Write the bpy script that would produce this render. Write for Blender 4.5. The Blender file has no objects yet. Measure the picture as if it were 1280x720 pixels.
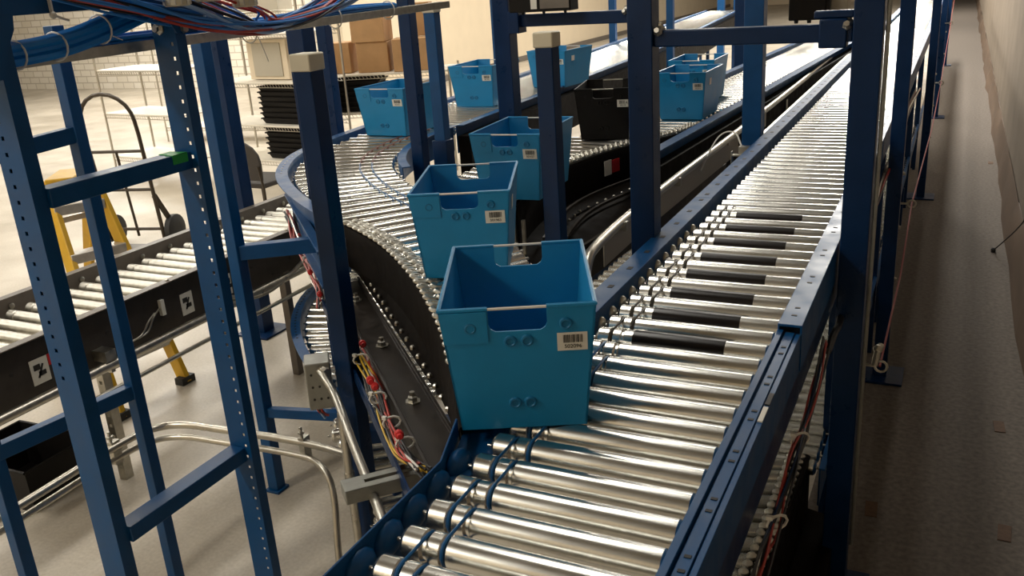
import bpy, math, random
from mathutils import Vector, Matrix, Quaternion
random.seed(7)
SC = bpy.context.scene
COL = SC.collection
PI = math.pi

# ------------------------------------------------------------------ materials
def mat(name, col, rough=.5, metal=0., noise=0., nscale=20., rn=0., spec=.5, stretch=None, bump=0.):
    m = bpy.data.materials.new(name); m.use_nodes = True
    nt = m.node_tree; b = nt.nodes['Principled BSDF']
    b.inputs['Base Color'].default_value = (*col, 1); b.inputs['Roughness'].default_value = rough
    b.inputs['Metallic'].default_value = metal; b.inputs['Specular IOR Level'].default_value = spec
    tc = nt.nodes.new('ShaderNodeTexCoord'); n = nt.nodes.new('ShaderNodeTexNoise')
    n.inputs['Scale'].default_value = nscale; n.inputs['Detail'].default_value = 5
    mp = nt.nodes.new('ShaderNodeMapping')
    if stretch: mp.inputs['Scale'].default_value = stretch
    nt.links.new(tc.outputs['Object'], mp.inputs['Vector']); nt.links.new(mp.outputs['Vector'], n.inputs['Vector'])
    if noise:
        r = nt.nodes.new('ShaderNodeMapRange'); r.inputs['From Min'].default_value = .3; r.inputs['From Max'].default_value = .7
        r.inputs['To Min'].default_value = 1 - noise; r.inputs['To Max'].default_value = 1 + noise
        nt.links.new(n.outputs['Fac'], r.inputs['Value'])
        mx = nt.nodes.new('ShaderNodeVectorMath'); mx.operation = 'SCALE'; mx.inputs[0].default_value = col
        nt.links.new(r.outputs['Result'], mx.inputs['Scale']); nt.links.new(mx.outputs['Vector'], b.inputs['Base Color'])
    if rn:
        r = nt.nodes.new('ShaderNodeMapRange'); r.inputs['From Min'].default_value = .3; r.inputs['From Max'].default_value = .7
        r.inputs['To Min'].default_value = max(.02, rough - rn); r.inputs['To Max'].default_value = rough + rn
        nt.links.new(n.outputs['Fac'], r.inputs['Value']); nt.links.new(r.outputs['Result'], b.inputs['Roughness'])
    if bump:
        bp = nt.nodes.new('ShaderNodeBump'); bp.inputs['Strength'].default_value = bump; bp.inputs['Distance'].default_value = .002
        nt.links.new(n.outputs['Fac'], bp.inputs['Height']); nt.links.new(bp.outputs['Normal'], b.inputs['Normal'])
    return m

BLUE = mat('blue_painted_steel', (.002, .060, .185), .40, 0, .10, 14, .08, spec=.3)
NAVY = mat('navy_painted_steel', (.002, .022, .078), .34, 0, .10, 14, .08, spec=.22)
TOTE = mat('blue_corrugated_plastic', (.004, .215, .465), .42, 0, .06, 9, .05)
TOTED = mat('blue_plastic_dimple', (.003, .15, .33), .45)
BTOTE = mat('black_plastic', (.005, .004, .0035), .5, 0, .15, 12, spec=.2)
STEEL = mat('galvanised_roller_steel', (.70, .695, .65), .25, 1., .08, 60, .03, stretch=(.15, 1, 1))
STEELD = mat('dull_zinc_steel', (.50, .48, .42), .38, 1., .15, 40, .08)
PIPE = mat('galvanised_conduit', (.56, .53, .46), .33, 1., .1, 30, .06)
BLACKST = mat('black_oiled_steel', (.006, .0045, .0035), .62, .0, .35, 16, .1, spec=.07)
SLEEVE = mat('black_rubber_sleeve', (.008, .005, .004), .28, spec=.35)
RUBBER = mat('black_rubber', (.012, .012, .012), .6)
GREYP = mat('grey_brown_painted_steel', (.145, .125, .105), .45, .1, .12, 20)
BELTB = mat('blue_urethane_belt', (.01, .10, .27), .3)
BELTR = mat('red_brown_belt', (.16, .045, .03), .4)
BELTD = mat('dark_belt', (.05, .045, .035), .4)
CAPM = mat('ivory_plastic_cap', (.62, .57, .44), .45)
LABEL = mat('white_label_paper', (.72, .70, .62), .6)
INK = mat('black_ink', (.02, .018, .015), .6)
REDM = mat('red_plastic', (.55, .02, .02), .4)
YELW = mat('yellow_wire', (.60, .38, .03), .45)
REDW = mat('red_wire', (.42, .035, .02), .4)
BLUEW = mat('blue_wire', (.02, .19, .58), .4)
LBLUEW = mat('light_blue_wire', (.28, .44, .72), .4)
BLKW = mat('black_wire', (.012, .012, .014), .45)
WHTW = mat('white_nylon', (.7, .68, .62), .45)
NETC = mat('blue_network_cable', (.005, .20, .62), .38)
YELLOW = mat('yellow_fibreglass', (.62, .36, .015), .42, 0, .1, 12)
ALU = mat('aluminium_step', (.60, .58, .54), .4, .8, .1, 30)
CARD = mat('brown_cardboard', (.45, .26, .115), .75, 0, .08, 8)
TAPE = mat('packing_tape', (.55, .36, .18), .35)
CREAM = mat('cream_wall_paint', (.66, .56, .41), .7, 0, .03, 3)
WHITEP = mat('white_laminate', (.80, .75, .64), .5)
CHROME = mat('chrome_wire', (.55, .52, .46), .3, 1.)
TRUCK = mat('brown_black_tube', (.045, .033, .022), .4, .4)
CHAIRM = mat('dark_chair_fabric', (.035, .028, .022), .7)
GREYBOX = mat('grey_steel_box', (.30, .30, .27), .42, .6, .12, 25)
GREEN = mat('green_tape', (.02, .35, .05), .5)
PATCH = mat('brown_adhesive_patch', (.12, .065, .035), .8, 0, .2, 60)
REDCORD = mat('red_pull_cord', (.28, .03, .025), .5)
KRAFT = mat('brown_guard_board', (.13, .085, .055), .7, 0, .2, 5, stretch=(1, .2, 1))
BULKHEAD = mat('pale_panel', (.42, .38, .30), .5)

DECK = mat('dark_roof_deck', (.24, .22, .19), .7, 0, .1, 2)
SPURM = mat('dark_brown_steel', (.040, .033, .027), .45, .1, .2, 20)
BEDM = mat('worn_brown_black_steel', (.024, .019, .015), .42, .2, .4, 18, .1, spec=.3)
def floor_mat():
    m = mat('polished_concrete', (.56, .50, .41), .42, 0, 0, 3, .12)
    nt = m.node_tree; b = nt.nodes['Principled BSDF']
    tc = nt.nodes.new('ShaderNodeTexCoord')
    a = nt.nodes.new('ShaderNodeTexNoise'); a.inputs['Scale'].default_value = 1.3; a.inputs['Detail'].default_value = 8
    s = nt.nodes.new('ShaderNodeTexNoise'); s.inputs['Scale'].default_value = 70; s.inputs['Detail'].default_value = 3
    for k in (a, s): nt.links.new(tc.outputs['Object'], k.inputs['Vector'])
    ad = nt.nodes.new('ShaderNodeMath'); ad.operation = 'MULTIPLY_ADD'; ad.inputs[1].default_value = .45
    nt.links.new(s.outputs['Fac'], ad.inputs[0]); nt.links.new(a.outputs['Fac'], ad.inputs[2])
    cr = nt.nodes.new('ShaderNodeValToRGB'); cr.color_ramp.elements[0].position = .5; cr.color_ramp.elements[1].position = .95
    cr.color_ramp.elements[0].color = (.40, .35, .275, 1); cr.color_ramp.elements[1].color = (.62, .56, .465, 1)
    nt.links.new(ad.outputs[0], cr.inputs['Fac']); nt.links.new(cr.outputs['Color'], b.inputs['Base Color'])
    return m
FLOORM = floor_mat()

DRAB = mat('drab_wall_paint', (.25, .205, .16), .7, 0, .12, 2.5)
AISLE = mat('dark_aisle_concrete', (.15, .128, .108), .8, 0, .25, 45, spec=.2)  # aisle strip: darker and rougher concrete than the main floor
def block_mat():
    m = mat('painted_block', (.8, .76, .66), .6)
    nt = m.node_tree; b = nt.nodes['Principled BSDF']
    tc = nt.nodes.new('ShaderNodeTexCoord'); mp = nt.nodes.new('ShaderNodeMapping'); mp.inputs['Rotation'].default_value = (PI / 2, 0, 0)
    br = nt.nodes.new('ShaderNodeTexBrick'); br.inputs['Scale'].default_value = 1.; br.inputs['Brick Width'].default_value = .34
    br.inputs['Row Height'].default_value = .15; br.inputs['Mortar Size'].default_value = .012
    br.inputs['Color1'].default_value = (.95, .90, .80, 1); br.inputs['Color2'].default_value = (.88, .82, .70, 1); br.inputs['Mortar'].default_value = (.62, .56, .46, 1)
    nt.links.new(tc.outputs['Object'], mp.inputs['Vector']); nt.links.new(mp.outputs['Vector'], br.inputs['Vector'])
    nt.links.new(br.outputs['Color'], b.inputs['Base Color'])
    return m
BLOCK = block_mat()

# ------------------------------------------------------------------ mesh builder
class MB:
    def __init__(s): s.v = []; s.f = []
    def add(s, vs, fs):
        n = len(s.v); s.v += [tuple(x) for x in vs]; s.f += [tuple(i + n for i in f) for f in fs]; return s
    def hexa(s, p):
        return s.add(p, [(0, 3, 2, 1), (4, 5, 6, 7), (0, 1, 5, 4), (1, 2, 6, 5), (2, 3, 7, 6), (3, 0, 4, 7)])
    def box(s, c, d, rz=0., M=None):
        x, y, z = d[0] / 2, d[1] / 2, d[2] / 2
        R = (M if M else Matrix.Rotation(rz, 3, 'Z')); c = Vector(c)
        return s.hexa([c + R @ Vector(p) for p in ((-x, -y, -z), (x, -y, -z), (x, y, -z), (-x, y, -z), (-x, -y, z), (x, -y, z), (x, y, z), (-x, y, z))])
    def b2(s, x0, x1, y0, y1, z0, z1): return s.box(((x0 + x1) / 2, (y0 + y1) / 2, (z0 + z1) / 2), (abs(x1 - x0), abs(y1 - y0), abs(z1 - z0)))
    def bar(s, p0, p1, w, h, up=(0, 0, 1)):
        p0, p1 = Vector(p0), Vector(p1); d = (p1 - p0); L = d.length; d.normalize()
        u = Vector(up)
        if abs(d.dot(u)) > .98: u = Vector((0, 1, 0))
        sx = d.cross(u).normalized(); uz = sx.cross(d).normalized()
        M = Matrix((sx, d, uz)).transposed()
        return s.box((p0 + p1) / 2, (w, L, h), M=M)
    def tube(s, pts, r, seg=8, closed=False, cap=True):
        P = [Vector(p) for p in pts]; n = len(P); rings = []
        t0 = (P[1] - P[0]).normalized(); a = Vector((0, 0, 1)) if abs(t0.z) < .9 else Vector((1, 0, 0))
        nrm = (a - t0 * a.dot(t0)).normalized()
        base = len(s.v)
        for i in range(n):
            if closed: t = (P[(i + 1) % n] - P[i - 1])
            else: t = (P[min(i + 1, n - 1)] - P[max(i - 1, 0)])
            t.normalize(); nrm = (nrm - t * nrm.dot(t)).normalized(); bn = t.cross(nrm)
            rr = r[i] if isinstance(r, (list, tuple)) else r
            for k in range(seg):
                an = 2 * PI * k / seg; s.v.append(tuple(P[i] + (nrm * math.cos(an) + bn * math.sin(an)) * rr))
        m = n if closed else n - 1
        for i in range(m):
            j = (i + 1) % n
            for k in range(seg):
                k2 = (k + 1) % seg
                s.f.append((base + i * seg + k, base + i * seg + k2, base + j * seg + k2, base + j * seg + k))
        if cap and not closed:
            s.f.append(tuple(base + k for k in reversed(range(seg)))); s.f.append(tuple(base + (n - 1) * seg + k for k in range(seg)))
        return s
    def lathe(s, prof, o=(0, 0, 0), ax=(1, 0, 0), seg=20):
        ax = Vector(ax).normalized(); a = Vector((0, 0, 1)) if abs(ax.z) < .9 else Vector((1, 0, 0))
        u = (a - ax * a.dot(ax)).normalized(); w = ax.cross(u); o = Vector(o); base = len(s.v)
        for t, r in prof:
            for k in range(seg):
                an = 2 * PI * k / seg; s.v.append(tuple(o + ax * t + (u * math.cos(an) + w * math.sin(an)) * r))
        for i in range(len(prof) - 1):
            for k in range(seg):
                k2 = (k + 1) % seg
                s.f.append((base + i * seg + k, base + i * seg + k2, base + (i + 1) * seg + k2, base + (i + 1) * seg + k))
        s.f.append(tuple(base + k for k in reversed(range(seg)))); s.f.append(tuple(base + (len(prof) - 1) * seg + k for k in range(seg)))
        return s
    def sweep(s, prof, path, cap=True):
        """closed profile [(offset to the right of travel, z)] along a plan path [(x,y)] or [(x,y,dz)]"""
        P = [Vector((p[0], p[1])) for p in path]; D = [(p[2] if len(p) > 2 else 0) for p in path]; n = len(P); m = len(prof); base = len(s.v)
        for i in range(n):
            d0 = (P[i] - P[i - 1]).normalized() if i else None; d1 = (P[i + 1] - P[i]).normalized() if i < n - 1 else None
            if d0 is None: d0 = d1
            if d1 is None: d1 = d0
            n0 = Vector((d0.y, -d0.x)); n1 = Vector((d1.y, -d1.x)); nn = (n0 + n1).normalized(); k = 1 / max(.4, nn.dot(n0))
            for o, z in prof: s.v.append((P[i].x + nn.x * o * k, P[i].y + nn.y * o * k, z + D[i]))
        for i in range(n - 1):
            for j in range(m):
                j2 = (j + 1) % m
                s.f.append((base + i * m + j, base + i * m + j2, base + (i + 1) * m + j2, base + (i + 1) * m + j))
        if cap: s.f.append(tuple(base + j for j in reversed(range(m)))); s.f.append(tuple(base + (n - 1) * m + j for j in range(m)))
        return s
    def prism(s, poly, h, M):
        """poly 2D (x,y) extruded h along local z, placed by 4x4 M"""
        n = len(poly)
        vs = [M @ Vector((x, y, 0)) for x, y in poly] + [M @ Vector((x, y, h)) for x, y in poly]
        return s.add(vs, [tuple(reversed(range(n))), tuple(range(n, 2 * n))] + [(i, (i + 1) % n, n + (i + 1) % n, n + i) for i in range(n)])
    def ball(s, c, r, seg=10):
        sx = r if isinstance(r, (list, tuple)) else (r, r, r)
        pr = [(math.sin(-PI / 2 + PI * i / 6), math.cos(-PI / 2 + PI * i / 6) + 1e-4) for i in range(7)]
        b = len(s.v); s.lathe(pr, (0, 0, 0), (0, 0, 1), seg)
        for i in range(b, len(s.v)):
            x, y, z = s.v[i]; s.v[i] = (c[0] + x * sx[0], c[1] + y * sx[1], c[2] + z * sx[2])
        return s

ORG = {}
def mesh(name, mb, m, ang=35):
    me = bpy.data.meshes.new(name); me.from_pydata(mb.v, [], mb.f); me.update()
    me.materials.append(m)
    import bmesh
    b = bmesh.new(); b.from_mesh(me); bmesh.ops.recalc_face_normals(b, faces=b.faces); b.to_mesh(me); b.free()
    for p in me.polygons: p.use_smooth = True
    me.set_sharp_from_angle(angle=math.radians(ang))
    return me
def link(name, me, parent=None, loc=None, M=None):
    o = bpy.data.objects.new(name, me); COL.objects.link(o)
    if M is not None: o.matrix_basis = M
    elif loc is not None: o.location = loc
    if parent is not None:
        o.parent = parent; o.matrix_parent_inverse = ORG.get(parent.name, Matrix.Identity(4)).inverted()
    return o
def islands(mb):
    par = list(range(len(mb.v)))
    def find(i):
        while par[i] != i: par[i] = par[par[i]]; i = par[i]
        return i
    for f in mb.f:
        a = find(f[0])
        for k in f[1:]: par[find(k)] = a
    g = {}
    for i in range(len(mb.v)): g.setdefault(find(i), []).append(i)
    fs = {}
    for f in mb.f: fs.setdefault(find(f[0]), []).append(f)
    out = []
    for r, idx in g.items():
        mp = {v: k for k, v in enumerate(idx)}; q = MB(); q.v = [mb.v[i] for i in idx]; q.f = [tuple(mp[k] for k in f) for f in fs.get(r, [])]; out.append(q)
    return out
SPLIT = {'support_leg', 'axle_boss', 'rivet_dent', 'rail_slot', 'bolt', 'stud', 'pan_bolt', 'rail_bolt', 'gusset_plate', 'foot', 'crossbar', 'cross_tie', 'wire', 'folded_rim', 'rim_wire',
         'warning_sticker', 'knockout', 'folded_flap', 'clamp', 'panel_hole'}
def obj(name, mb, m, parent=None, bevel=0., ang=35):
    if name in SPLIT and parent is not None:
        isl = islands(mb)
        if len(isl) > 1:
            for q in isl: o = obj_one(name, q, m, parent, bevel, ang)
            return o
    return obj_one(name, mb, m, parent, bevel, ang)
def obj_one(name, mb, m, parent=None, bevel=0., ang=35):
    o = link(name, mesh(name, mb, m, ang), parent)
    if bevel:
        bv = o.modifiers.new('bevel', 'BEVEL'); bv.width = bevel; bv.segments = 2; bv.limit_method = 'ANGLE'; bv.angle_limit = math.radians(50)
    return o
def tag(o, label=None, cat=None, group=None, kind=None):
    if label: o['label'] = label
    if cat: o['category'] = cat
    if group: o['group'] = group
    if kind: o['kind'] = kind
    return o
def thing(name, label, cat, loc=(0, 0, 0), group=None):
    o = bpy.data.objects.new(name, None); COL.objects.link(o); o.location = loc; o.empty_display_size = .05
    ORG[o.name] = Matrix.Translation(loc)
    return tag(o, label, cat, group)
def struct(name, mb, m, parent=None):
    o = obj(name, mb, m, parent); o['kind'] = 'structure'; return o
def dup(root, loc, rz, label=None, group=None):
    r = root.copy(); COL.objects.link(r); r.location = loc; r.rotation_euler = (0, 0, rz)
    if label: r['label'] = label
    if group: r['group'] = group
    for ch in list(root.children):
        c = ch.copy(); COL.objects.link(c); c.parent = r
        for g in list(ch.children):
            d = g.copy(); COL.objects.link(d); d.parent = c
    return r
def lerp(a, b, t): return tuple(x + (y - x) * t for x, y in zip(a, b))
def resample(path, n):
    P = [Vector((*p, 0)) if len(p) == 2 else Vector(p) for p in path]; L = [0]
    for i in range(1, len(P)): L.append(L[-1] + (P[i] - P[i - 1]).length)
    out = []
    for k in range(n):
        t = L[-1] * k / (n - 1); i = 1
        while i < len(L) - 1 and L[i] < t: i += 1
        out.append(P[i - 1].lerp(P[i], (t - L[i - 1]) / (L[i] - L[i - 1])))
    return out
def smooth(path, it=2):
    P = [tuple(p) for p in path]
    for _ in range(it):
        Q = [P[0]]
        for a, b in zip(P, P[1:]): Q += [lerp(a, b, .25), lerp(a, b, .75)]
        P = Q + [P[-1]]
    return P
def plen(path):
    return sum((Vector(b) - Vector(a)).length for a, b in zip(path, path[1:]))

# ------------------------------------------------------------------ the room
SPAN_Y = 42
struct('floor', MB().b2(-26, -.36, -3, SPAN_Y, -.1, 0), FLOORM)
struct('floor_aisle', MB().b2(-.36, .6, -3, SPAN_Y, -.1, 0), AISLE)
struct('ceiling', MB().b2(-26, .6, -3, SPAN_Y, 4.6, 4.7), DECK)
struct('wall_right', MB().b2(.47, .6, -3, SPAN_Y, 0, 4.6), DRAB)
struct('wall_left', MB().b2(-9.6, -9.35, 13, SPAN_Y, 0, 4.6), CREAM)
struct('wall_back', MB().b2(-26, -9.6, 15.4, 15.6, 0, 4.6), BLOCK)
struct('wall_far', MB().b2(-9.4, .5, SPAN_Y - .1, SPAN_Y, 0, 4.6), CREAM)
struct('wall_west', MB().b2(-26.1, -26, -3, 15.6, 0, 4.6), CREAM)
struct('wall_behind', MB().b2(-26, .6, -3.1, -3, 0, 4.6), CREAM)
struct('trim_1', MB().b2(-9.7, -9.25, 12.7, 13.05, 0, 4.6), CREAM)
struct('baseboard_left', MB().b2(-9.35, -9.32, 13.05, SPAN_Y, 0, .12), GREYP)

# ------------------------------------------------------------------ rollers and conveyors
R0 = .0265
def roller_profile(L, style):
    r = R0
    head = [(-.014, .004), (-.002, .004), (-.002, .011), (0, .017), (.003, .0225), (.009, r)]
    if style == 'grooved':
        head += [(.039, r), (.043, r - .005), (.048, r - .005), (.052, r - .001), (.072, r - .001), (.076, r - .005), (.081, r - .005), (.086, r)]
    elif style == 'ringed':
        head += [(.034, r), (.037, r - .004), (.042, r - .004), (.045, r), (.062, r), (.065, r - .004), (.070, r - .004), (.073, r)]
    elif style == 'single':
        head += [(.050, r), (.053, r - .003), (.058, r - .003), (.061, r)]
    return head + [(L - .006, r), (L, .019), (L + .002, .011), (L + .002, .005), (L + .022, .005)]
def roller_mesh(L, style='plain', seg=20, m=STEEL):
    return mesh('roller', MB().lathe(roller_profile(L, style), (0, 0, 0), (1, 0, 0), seg), m, 30)
def frame(p, q):
    """matrix with local X from p to q, Z up"""
    p, q = Vector(p), Vector(q); x = (q - p).normalized(); y = Vector((0, 0, 1)).cross(x).normalized(); z = x.cross(y)
    M = Matrix((x, y, z)).transposed().to_4x4(); M.translation = p; return M
def belt_mesh(m, pitch, r=R0 - .003, th=.0028, cross=0.):
    """a round belt looped over two neighbouring rollers that lie along X, the second one pitch away in Y"""
    pts = []
    for k in range(7): a = -PI / 2 - PI * k / 6; pts.append((0, r * math.cos(a), r * math.sin(a)))
    pts = [(0, -r * math.sin(PI * k / 6), -r * math.cos(PI * k / 6)) for k in range(7)]
    pts += [(cross, pitch + r * math.sin(PI * k / 6), r * math.cos(PI * k / 6)) for k in range(7)]
    return mesh('drive_belt', MB().tube(pts, th, 6, True), m)
ZT = 1.15
PITCH = .0785
Y0 = 1.023 - 8 * PITCH     # a seam between two rollers
def slots(mb, pts, z, w=.006, l=.022):
    for x, y in pts: mb.box((x, y, z), (w, l, .0016))

def straight(name, label, xl, xr, y0, y1, z, style='grooved', seg=16, pitch=PITCH, m=STEEL, sleeves=(), belt=None, gap=.018, slope=(0, 0), x_at=0., group=None, belts=True):
    """root + rollers from y0 on; xl/xr roller ends at y=x_at, slope their drift per metre"""
    root = thing(name, label, 'conveyor', ((xl + xr) / 2, y0, 0), group)
    n = int(round((y1 - y0) / pitch)); meshes = {}
    for i in range(n):
        y = y0 + pitch * (i + .5); a = xl + slope[0] * (y - x_at); b = xr + slope[1] * (y - x_at)
        L = round(b - a, 2); me = meshes.get(L) or meshes.setdefault(L, roller_mesh(L, style, seg, m))
        o = link('roller', me, root, M=Matrix.Translation((a, y, z - R0)))
        if i in sleeves:
            s = link('rubber_sleeve', SLV, o); s['label'] = 'black rubber sleeve'; s.matrix_parent_inverse = Matrix.Identity(4)
        if belt and belts and i < n - 1:
            for gx in (belt[1][i % len(belt[1])]):
                link('drive_belt', belt[0], root, loc=(a + gx, y, z - R0))
    return root
SLV = mesh('rubber_sleeve', MB().lathe([(.092, R0), (.093, R0 + .0016), (.305, R0 + .0016), (.306, R0)], seg=20), SLEEVE)

XL, XR = -.714, -.318
BB = belt_mesh(BELTB, PITCH)
BD = belt_mesh(BELTD, PITCH)
# --- main lane, nearest section
near = straight('roller_conveyor', 'near end of the main roller lane with blue belts, right of the wires', XL, XR, Y0, Y0 + 18 * PITCH, ZT, 'grooved', 28,
                belt=(BB, ((.0455,), (.0785,))))
yN0, yN1 = Y0, Y0 + 18 * PITCH     # .395 .. 1.808
lip = [(-.004, 1.03), (.012, 1.03), (.012, 1.149), (.010, 1.157), (-.002, 1.157), (-.004, 1.154)]
yS = 1.93
o = obj('side_rail', MB().sweep([(-.312 + .0, 1.06), (-.261, 1.06), (-.261, 1.152), (-.2715, 1.152), (-.2715, 1.148), (-.2735, 1.148), (-.2735, 1.154),
                                 (-.294, 1.154), (-.294, 1.146), (-.298, 1.146), (-.298, 1.159), (-.312, 1.159)], [(0, .3), (0, yS)]), BLUE, near, .0015)
mb = MB()
for k in range(9): slots(mb, [(-.283, .55 + k * .157), (-.283, .585 + k * .157)], 1.1545, .010, .007)
obj('rail_slot', mb, RUBBER, near)
obj('side_panel', MB().b2(-.268, -.262, .3, 3.0, .985, 1.06), NAVY, near)
mb = MB().box((-.266, 1.52, 1.1535), (.009, .06, .003)); p = obj('tracking_label', mb, LABEL, near); p['label'] = 'white sticker on the right rail'
mb = MB().box((-.266, 1.585, 1.1535), (.009, .05, .003)); p = obj('sensor_strip', mb, INK, near)
# left rail: thin upright plate that flares outward where the curve joins
lp = [(-.749, .3), (-.749, 1.165), (-.80, 1.315)]
o = obj('side_rail', MB().sweep([(-.004, .98), (.0, .98), (.0, 1.158), (-.004, 1.158)], lp), BLUE, near, .001)
mb = MB()
for i in range(11):
    y = Y0 + PITCH * (i + .5); mb.ball((-.748, y, ZT - R0 - .004), (.020, .037, .030), 16)
obj('axle_boss', mb, BLUE, near)
mb = MB().add([(-.80, 1.33, 1.118), (-.748, 1.165, 1.118), (-.715, 1.165, 1.118), (-.70, 1.55, 1.118), (-.86, 1.47, 1.118),
               (-.80, 1.33, 1.112), (-.748, 1.165, 1.112), (-.715, 1.165, 1.112), (-.70, 1.55, 1.112), (-.86, 1.47, 1.112)],
              [(4, 3, 2, 1, 0), (5, 6, 7, 8, 9), (0, 1, 6, 5), (1, 2, 7, 6), (2, 3, 8, 7), (3, 4, 9, 8), (4, 0, 5, 9)])
obj('merge_plate', mb, BLUE, near)
mb = MB()
for x in (-.72, -.30): mb.b2(x - .02, x + .02, .5, .54, 0, 1.03)
mb.b2(-.72, -.30, .5, .54, .5, .54)
obj('support_leg', mb, NAVY, near)
# --- sleeved section
i0 = 18
slv = straight('roller_conveyor', 'middle of the main roller lane, every second roller wearing a black sleeve', XL, XR, yN1, yN1 + 16 * PITCH, ZT, 'ringed', 24,
               sleeves=(0, 2, 4, 6, 8, 10, 12, 14), belt=(BD, ((.0395,), (.0675,))))
yV1 = yN1 + 16 * PITCH      # 3.064
def far_right_rail(y0, y1, root):
    obj('side_rail', MB().sweep([(-.312, 1.02), (-.307, 1.02), (-.307, 1.166), (-.263, 1.166), (-.263, 1.06), (-.258, 1.06), (-.258, 1.172), (-.312, 1.172)], [(0, y0), (0, y1)]), BLUE, root, .0015)
    mb = MB(); y = y0 + .06
    while y < min(y1, 9): slots(mb, [(-.285, y), (-.285, y + .05)], 1.172, .012, .008); y += .235
    if mb.v: obj('rail_slot', mb, RUBBER, root)
def far_left_rail(y0, y1, root):
    obj('side_rail', MB().sweep([(-.797, 1.03), (-.792, 1.03), (-.792, 1.158), (-.740, 1.158), (-.740, 1.03), (-.735, 1.03), (-.735, 1.165), (-.797, 1.165)], [(0, y0), (0, y1)]), BLUE, root, .0015)
    mb = MB(); y = y0 + .05
    while y < min(y1, 7): slots(mb, [(-.765, y)], 1.165, .014, .022); y += .157
    if mb.v: obj('rail_slot', mb, RUBBER, root)
far_right_rail(yS, yV1, slv); far_left_rail(1.88, yV1, slv)
mb = MB()
for i in range(12): mb.ball((-.734, yN1 + PITCH * (i + 1.5), ZT - R0), (.014, .020, .020))
obj('axle_boss', mb, STEELD, slv)
mb = MB()
for x in (-.765, -.285): mb.b2(x - .02, x + .02, 2.9, 2.94, 0, 1.03)
obj('support_leg', mb, NAVY, slv)
FAR = [(yV1, yV1 + 96 * PITCH, 'main roller lane beyond the sleeved rollers, between the tall blue posts'),
       (yV1 + 96 * PITCH, yV1 + 190 * PITCH, 'far end of the main roller lane, running away along the aisle')]
for k, (a, b, lab) in enumerate(FAR):
    c = straight('roller_conveyor', lab, XL, XR, a, b, ZT, 'plain', 16 if k == 0 else 10)
    far_right_rail(a, b, c); far_left_rail(a, b, c)
    mb = MB()
    for y in (a + 1.5, a + 3, a + 4.5, a + 6):
        for x in (-.765, -.285): mb.b2(x - .02, x + .02, y, y + .04, 0, 1.03)
    obj('support_leg', mb, NAVY, c)

# --- fanned sections along two edges
def fan(name, label, E1, E2, n, z, style='plain', seg=16, m=STEEL):
    root = thing(name, label, 'conveyor', (E1[0][0], E1[0][1], 0))
    A = resample(smooth(E1), n + 1); B = resample(smooth(E2), n + 1); Ls = []
    for i in range(n):
        a = (A[i] + A[i + 1]) / 2; b = (B[i] + B[i + 1]) / 2; a.z = b.z = z - R0
        d = (b - a).normalized(); a = a + d * .022; b = b - d * .022
        L = (b - a).length; link('roller', roller_mesh(L, style, seg, m), root, M=frame(a, b)); Ls.append((a, b))
    return root, A, B, Ls
def belt_between(p, q, r, m, th=.003):
    p, q = Vector(p), Vector(q); d = (q - p); d.normalize(); up = Vector((0, 0, 1)); pts = []
    for k in range(6): a = PI * k / 5; pts.append(p - d * r * math.sin(a) - up * r * math.cos(a))
    for k in range(6): a = PI * k / 5; pts.append(q + d * r * math.sin(a) + up * r * math.cos(a))
    return MB().tube(pts, th, 5, True)

E1A = [(-3.09, 4.45), (-3.06, 4.15), (-3.03, 3.89), (-2.95, 3.55), (-2.77, 3.24), (-2.57, 3.01), (-2.28, 2.76), (-1.98, 2.55)]
E2A = [(-2.56, 4.45), (-2.55, 4.2), (-2.53, 3.98), (-2.46, 3.74), (-2.33, 3.5), (-2.19, 3.33), (-1.96, 3.09), (-1.70, 2.90)]
curveA, A1, A2, LA = fan('curved_conveyor', 'wide roller curve with red belts, in front of the totes at the back left', E1A, E2A, 23, ZT, 'plain', 18)
for i in range(len(LA) - 1):
    for k, f in enumerate((.66, .78)):
        (a, b), (c, d) = LA[i], LA[i + 1]
        bm = belt_between(a.lerp(b, f), c.lerp(d, f), R0 + .001, None)
        obj('drive_belt', bm, BELTR if i < 11 else BELTB, curveA)
sm = smooth(E1A)
obj('side_rail', MB().sweep([(0, 1.02), (.004, 1.02), (.004, 1.163), (.055, 1.163), (.055, 1.168), (0, 1.168)], sm), BLUE, curveA, .001)
obj('side_rail', MB().sweep([(0, 1.02), (-.004, 1.02), (-.004, 1.163), (-.04, 1.163), (-.04, 1.168), (0, 1.168)], smooth(E2A)[:22]), BLUE, curveA, .001)
obj('frame_channel', MB().sweep([(-.05, .93), (-.015, .93), (-.015, .94), (-.04, .94), (-.04, 1.06), (-.015, 1.06), (-.015, 1.07), (-.05, 1.07)], [(-2.74, 3.14), (-1.99, 2.40)]), BLUE, curveA, .001)
mb = MB()
for p in resample(smooth(E1A), 40)[4:24]:
    mb.lathe([(0, .004), (.002, .004)], (p.x - .02, p.y - .02, 1.168), (0, 0, 1), 8)
obj('rail_bolt', mb, STEELD, curveA)

E1B = [(-1.98, 2.55), (-1.87, 2.485), (-1.70, 2.37), (-1.555, 2.25), (-1.33, 2.03), (-1.13, 1.795), (-1.04, 1.68), (-.90, 1.47), (-.80, 1.32)]
E2B = [(-1.70, 2.90), (-1.58, 2.83), (-1.43, 2.72), (-1.29, 2.58), (-1.08, 2.30), (-.96, 2.12), (-.88, 1.98), (-.80, 1.80), (-.76, 1.62)]
curveB, B1, B2, LB = fan('curved_conveyor', 'black-sided roller curve that merges into the main lane under the front tote', E1B, E2B, 20, ZT, 'plain', 18)
sm = smooth(E1B)
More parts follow.
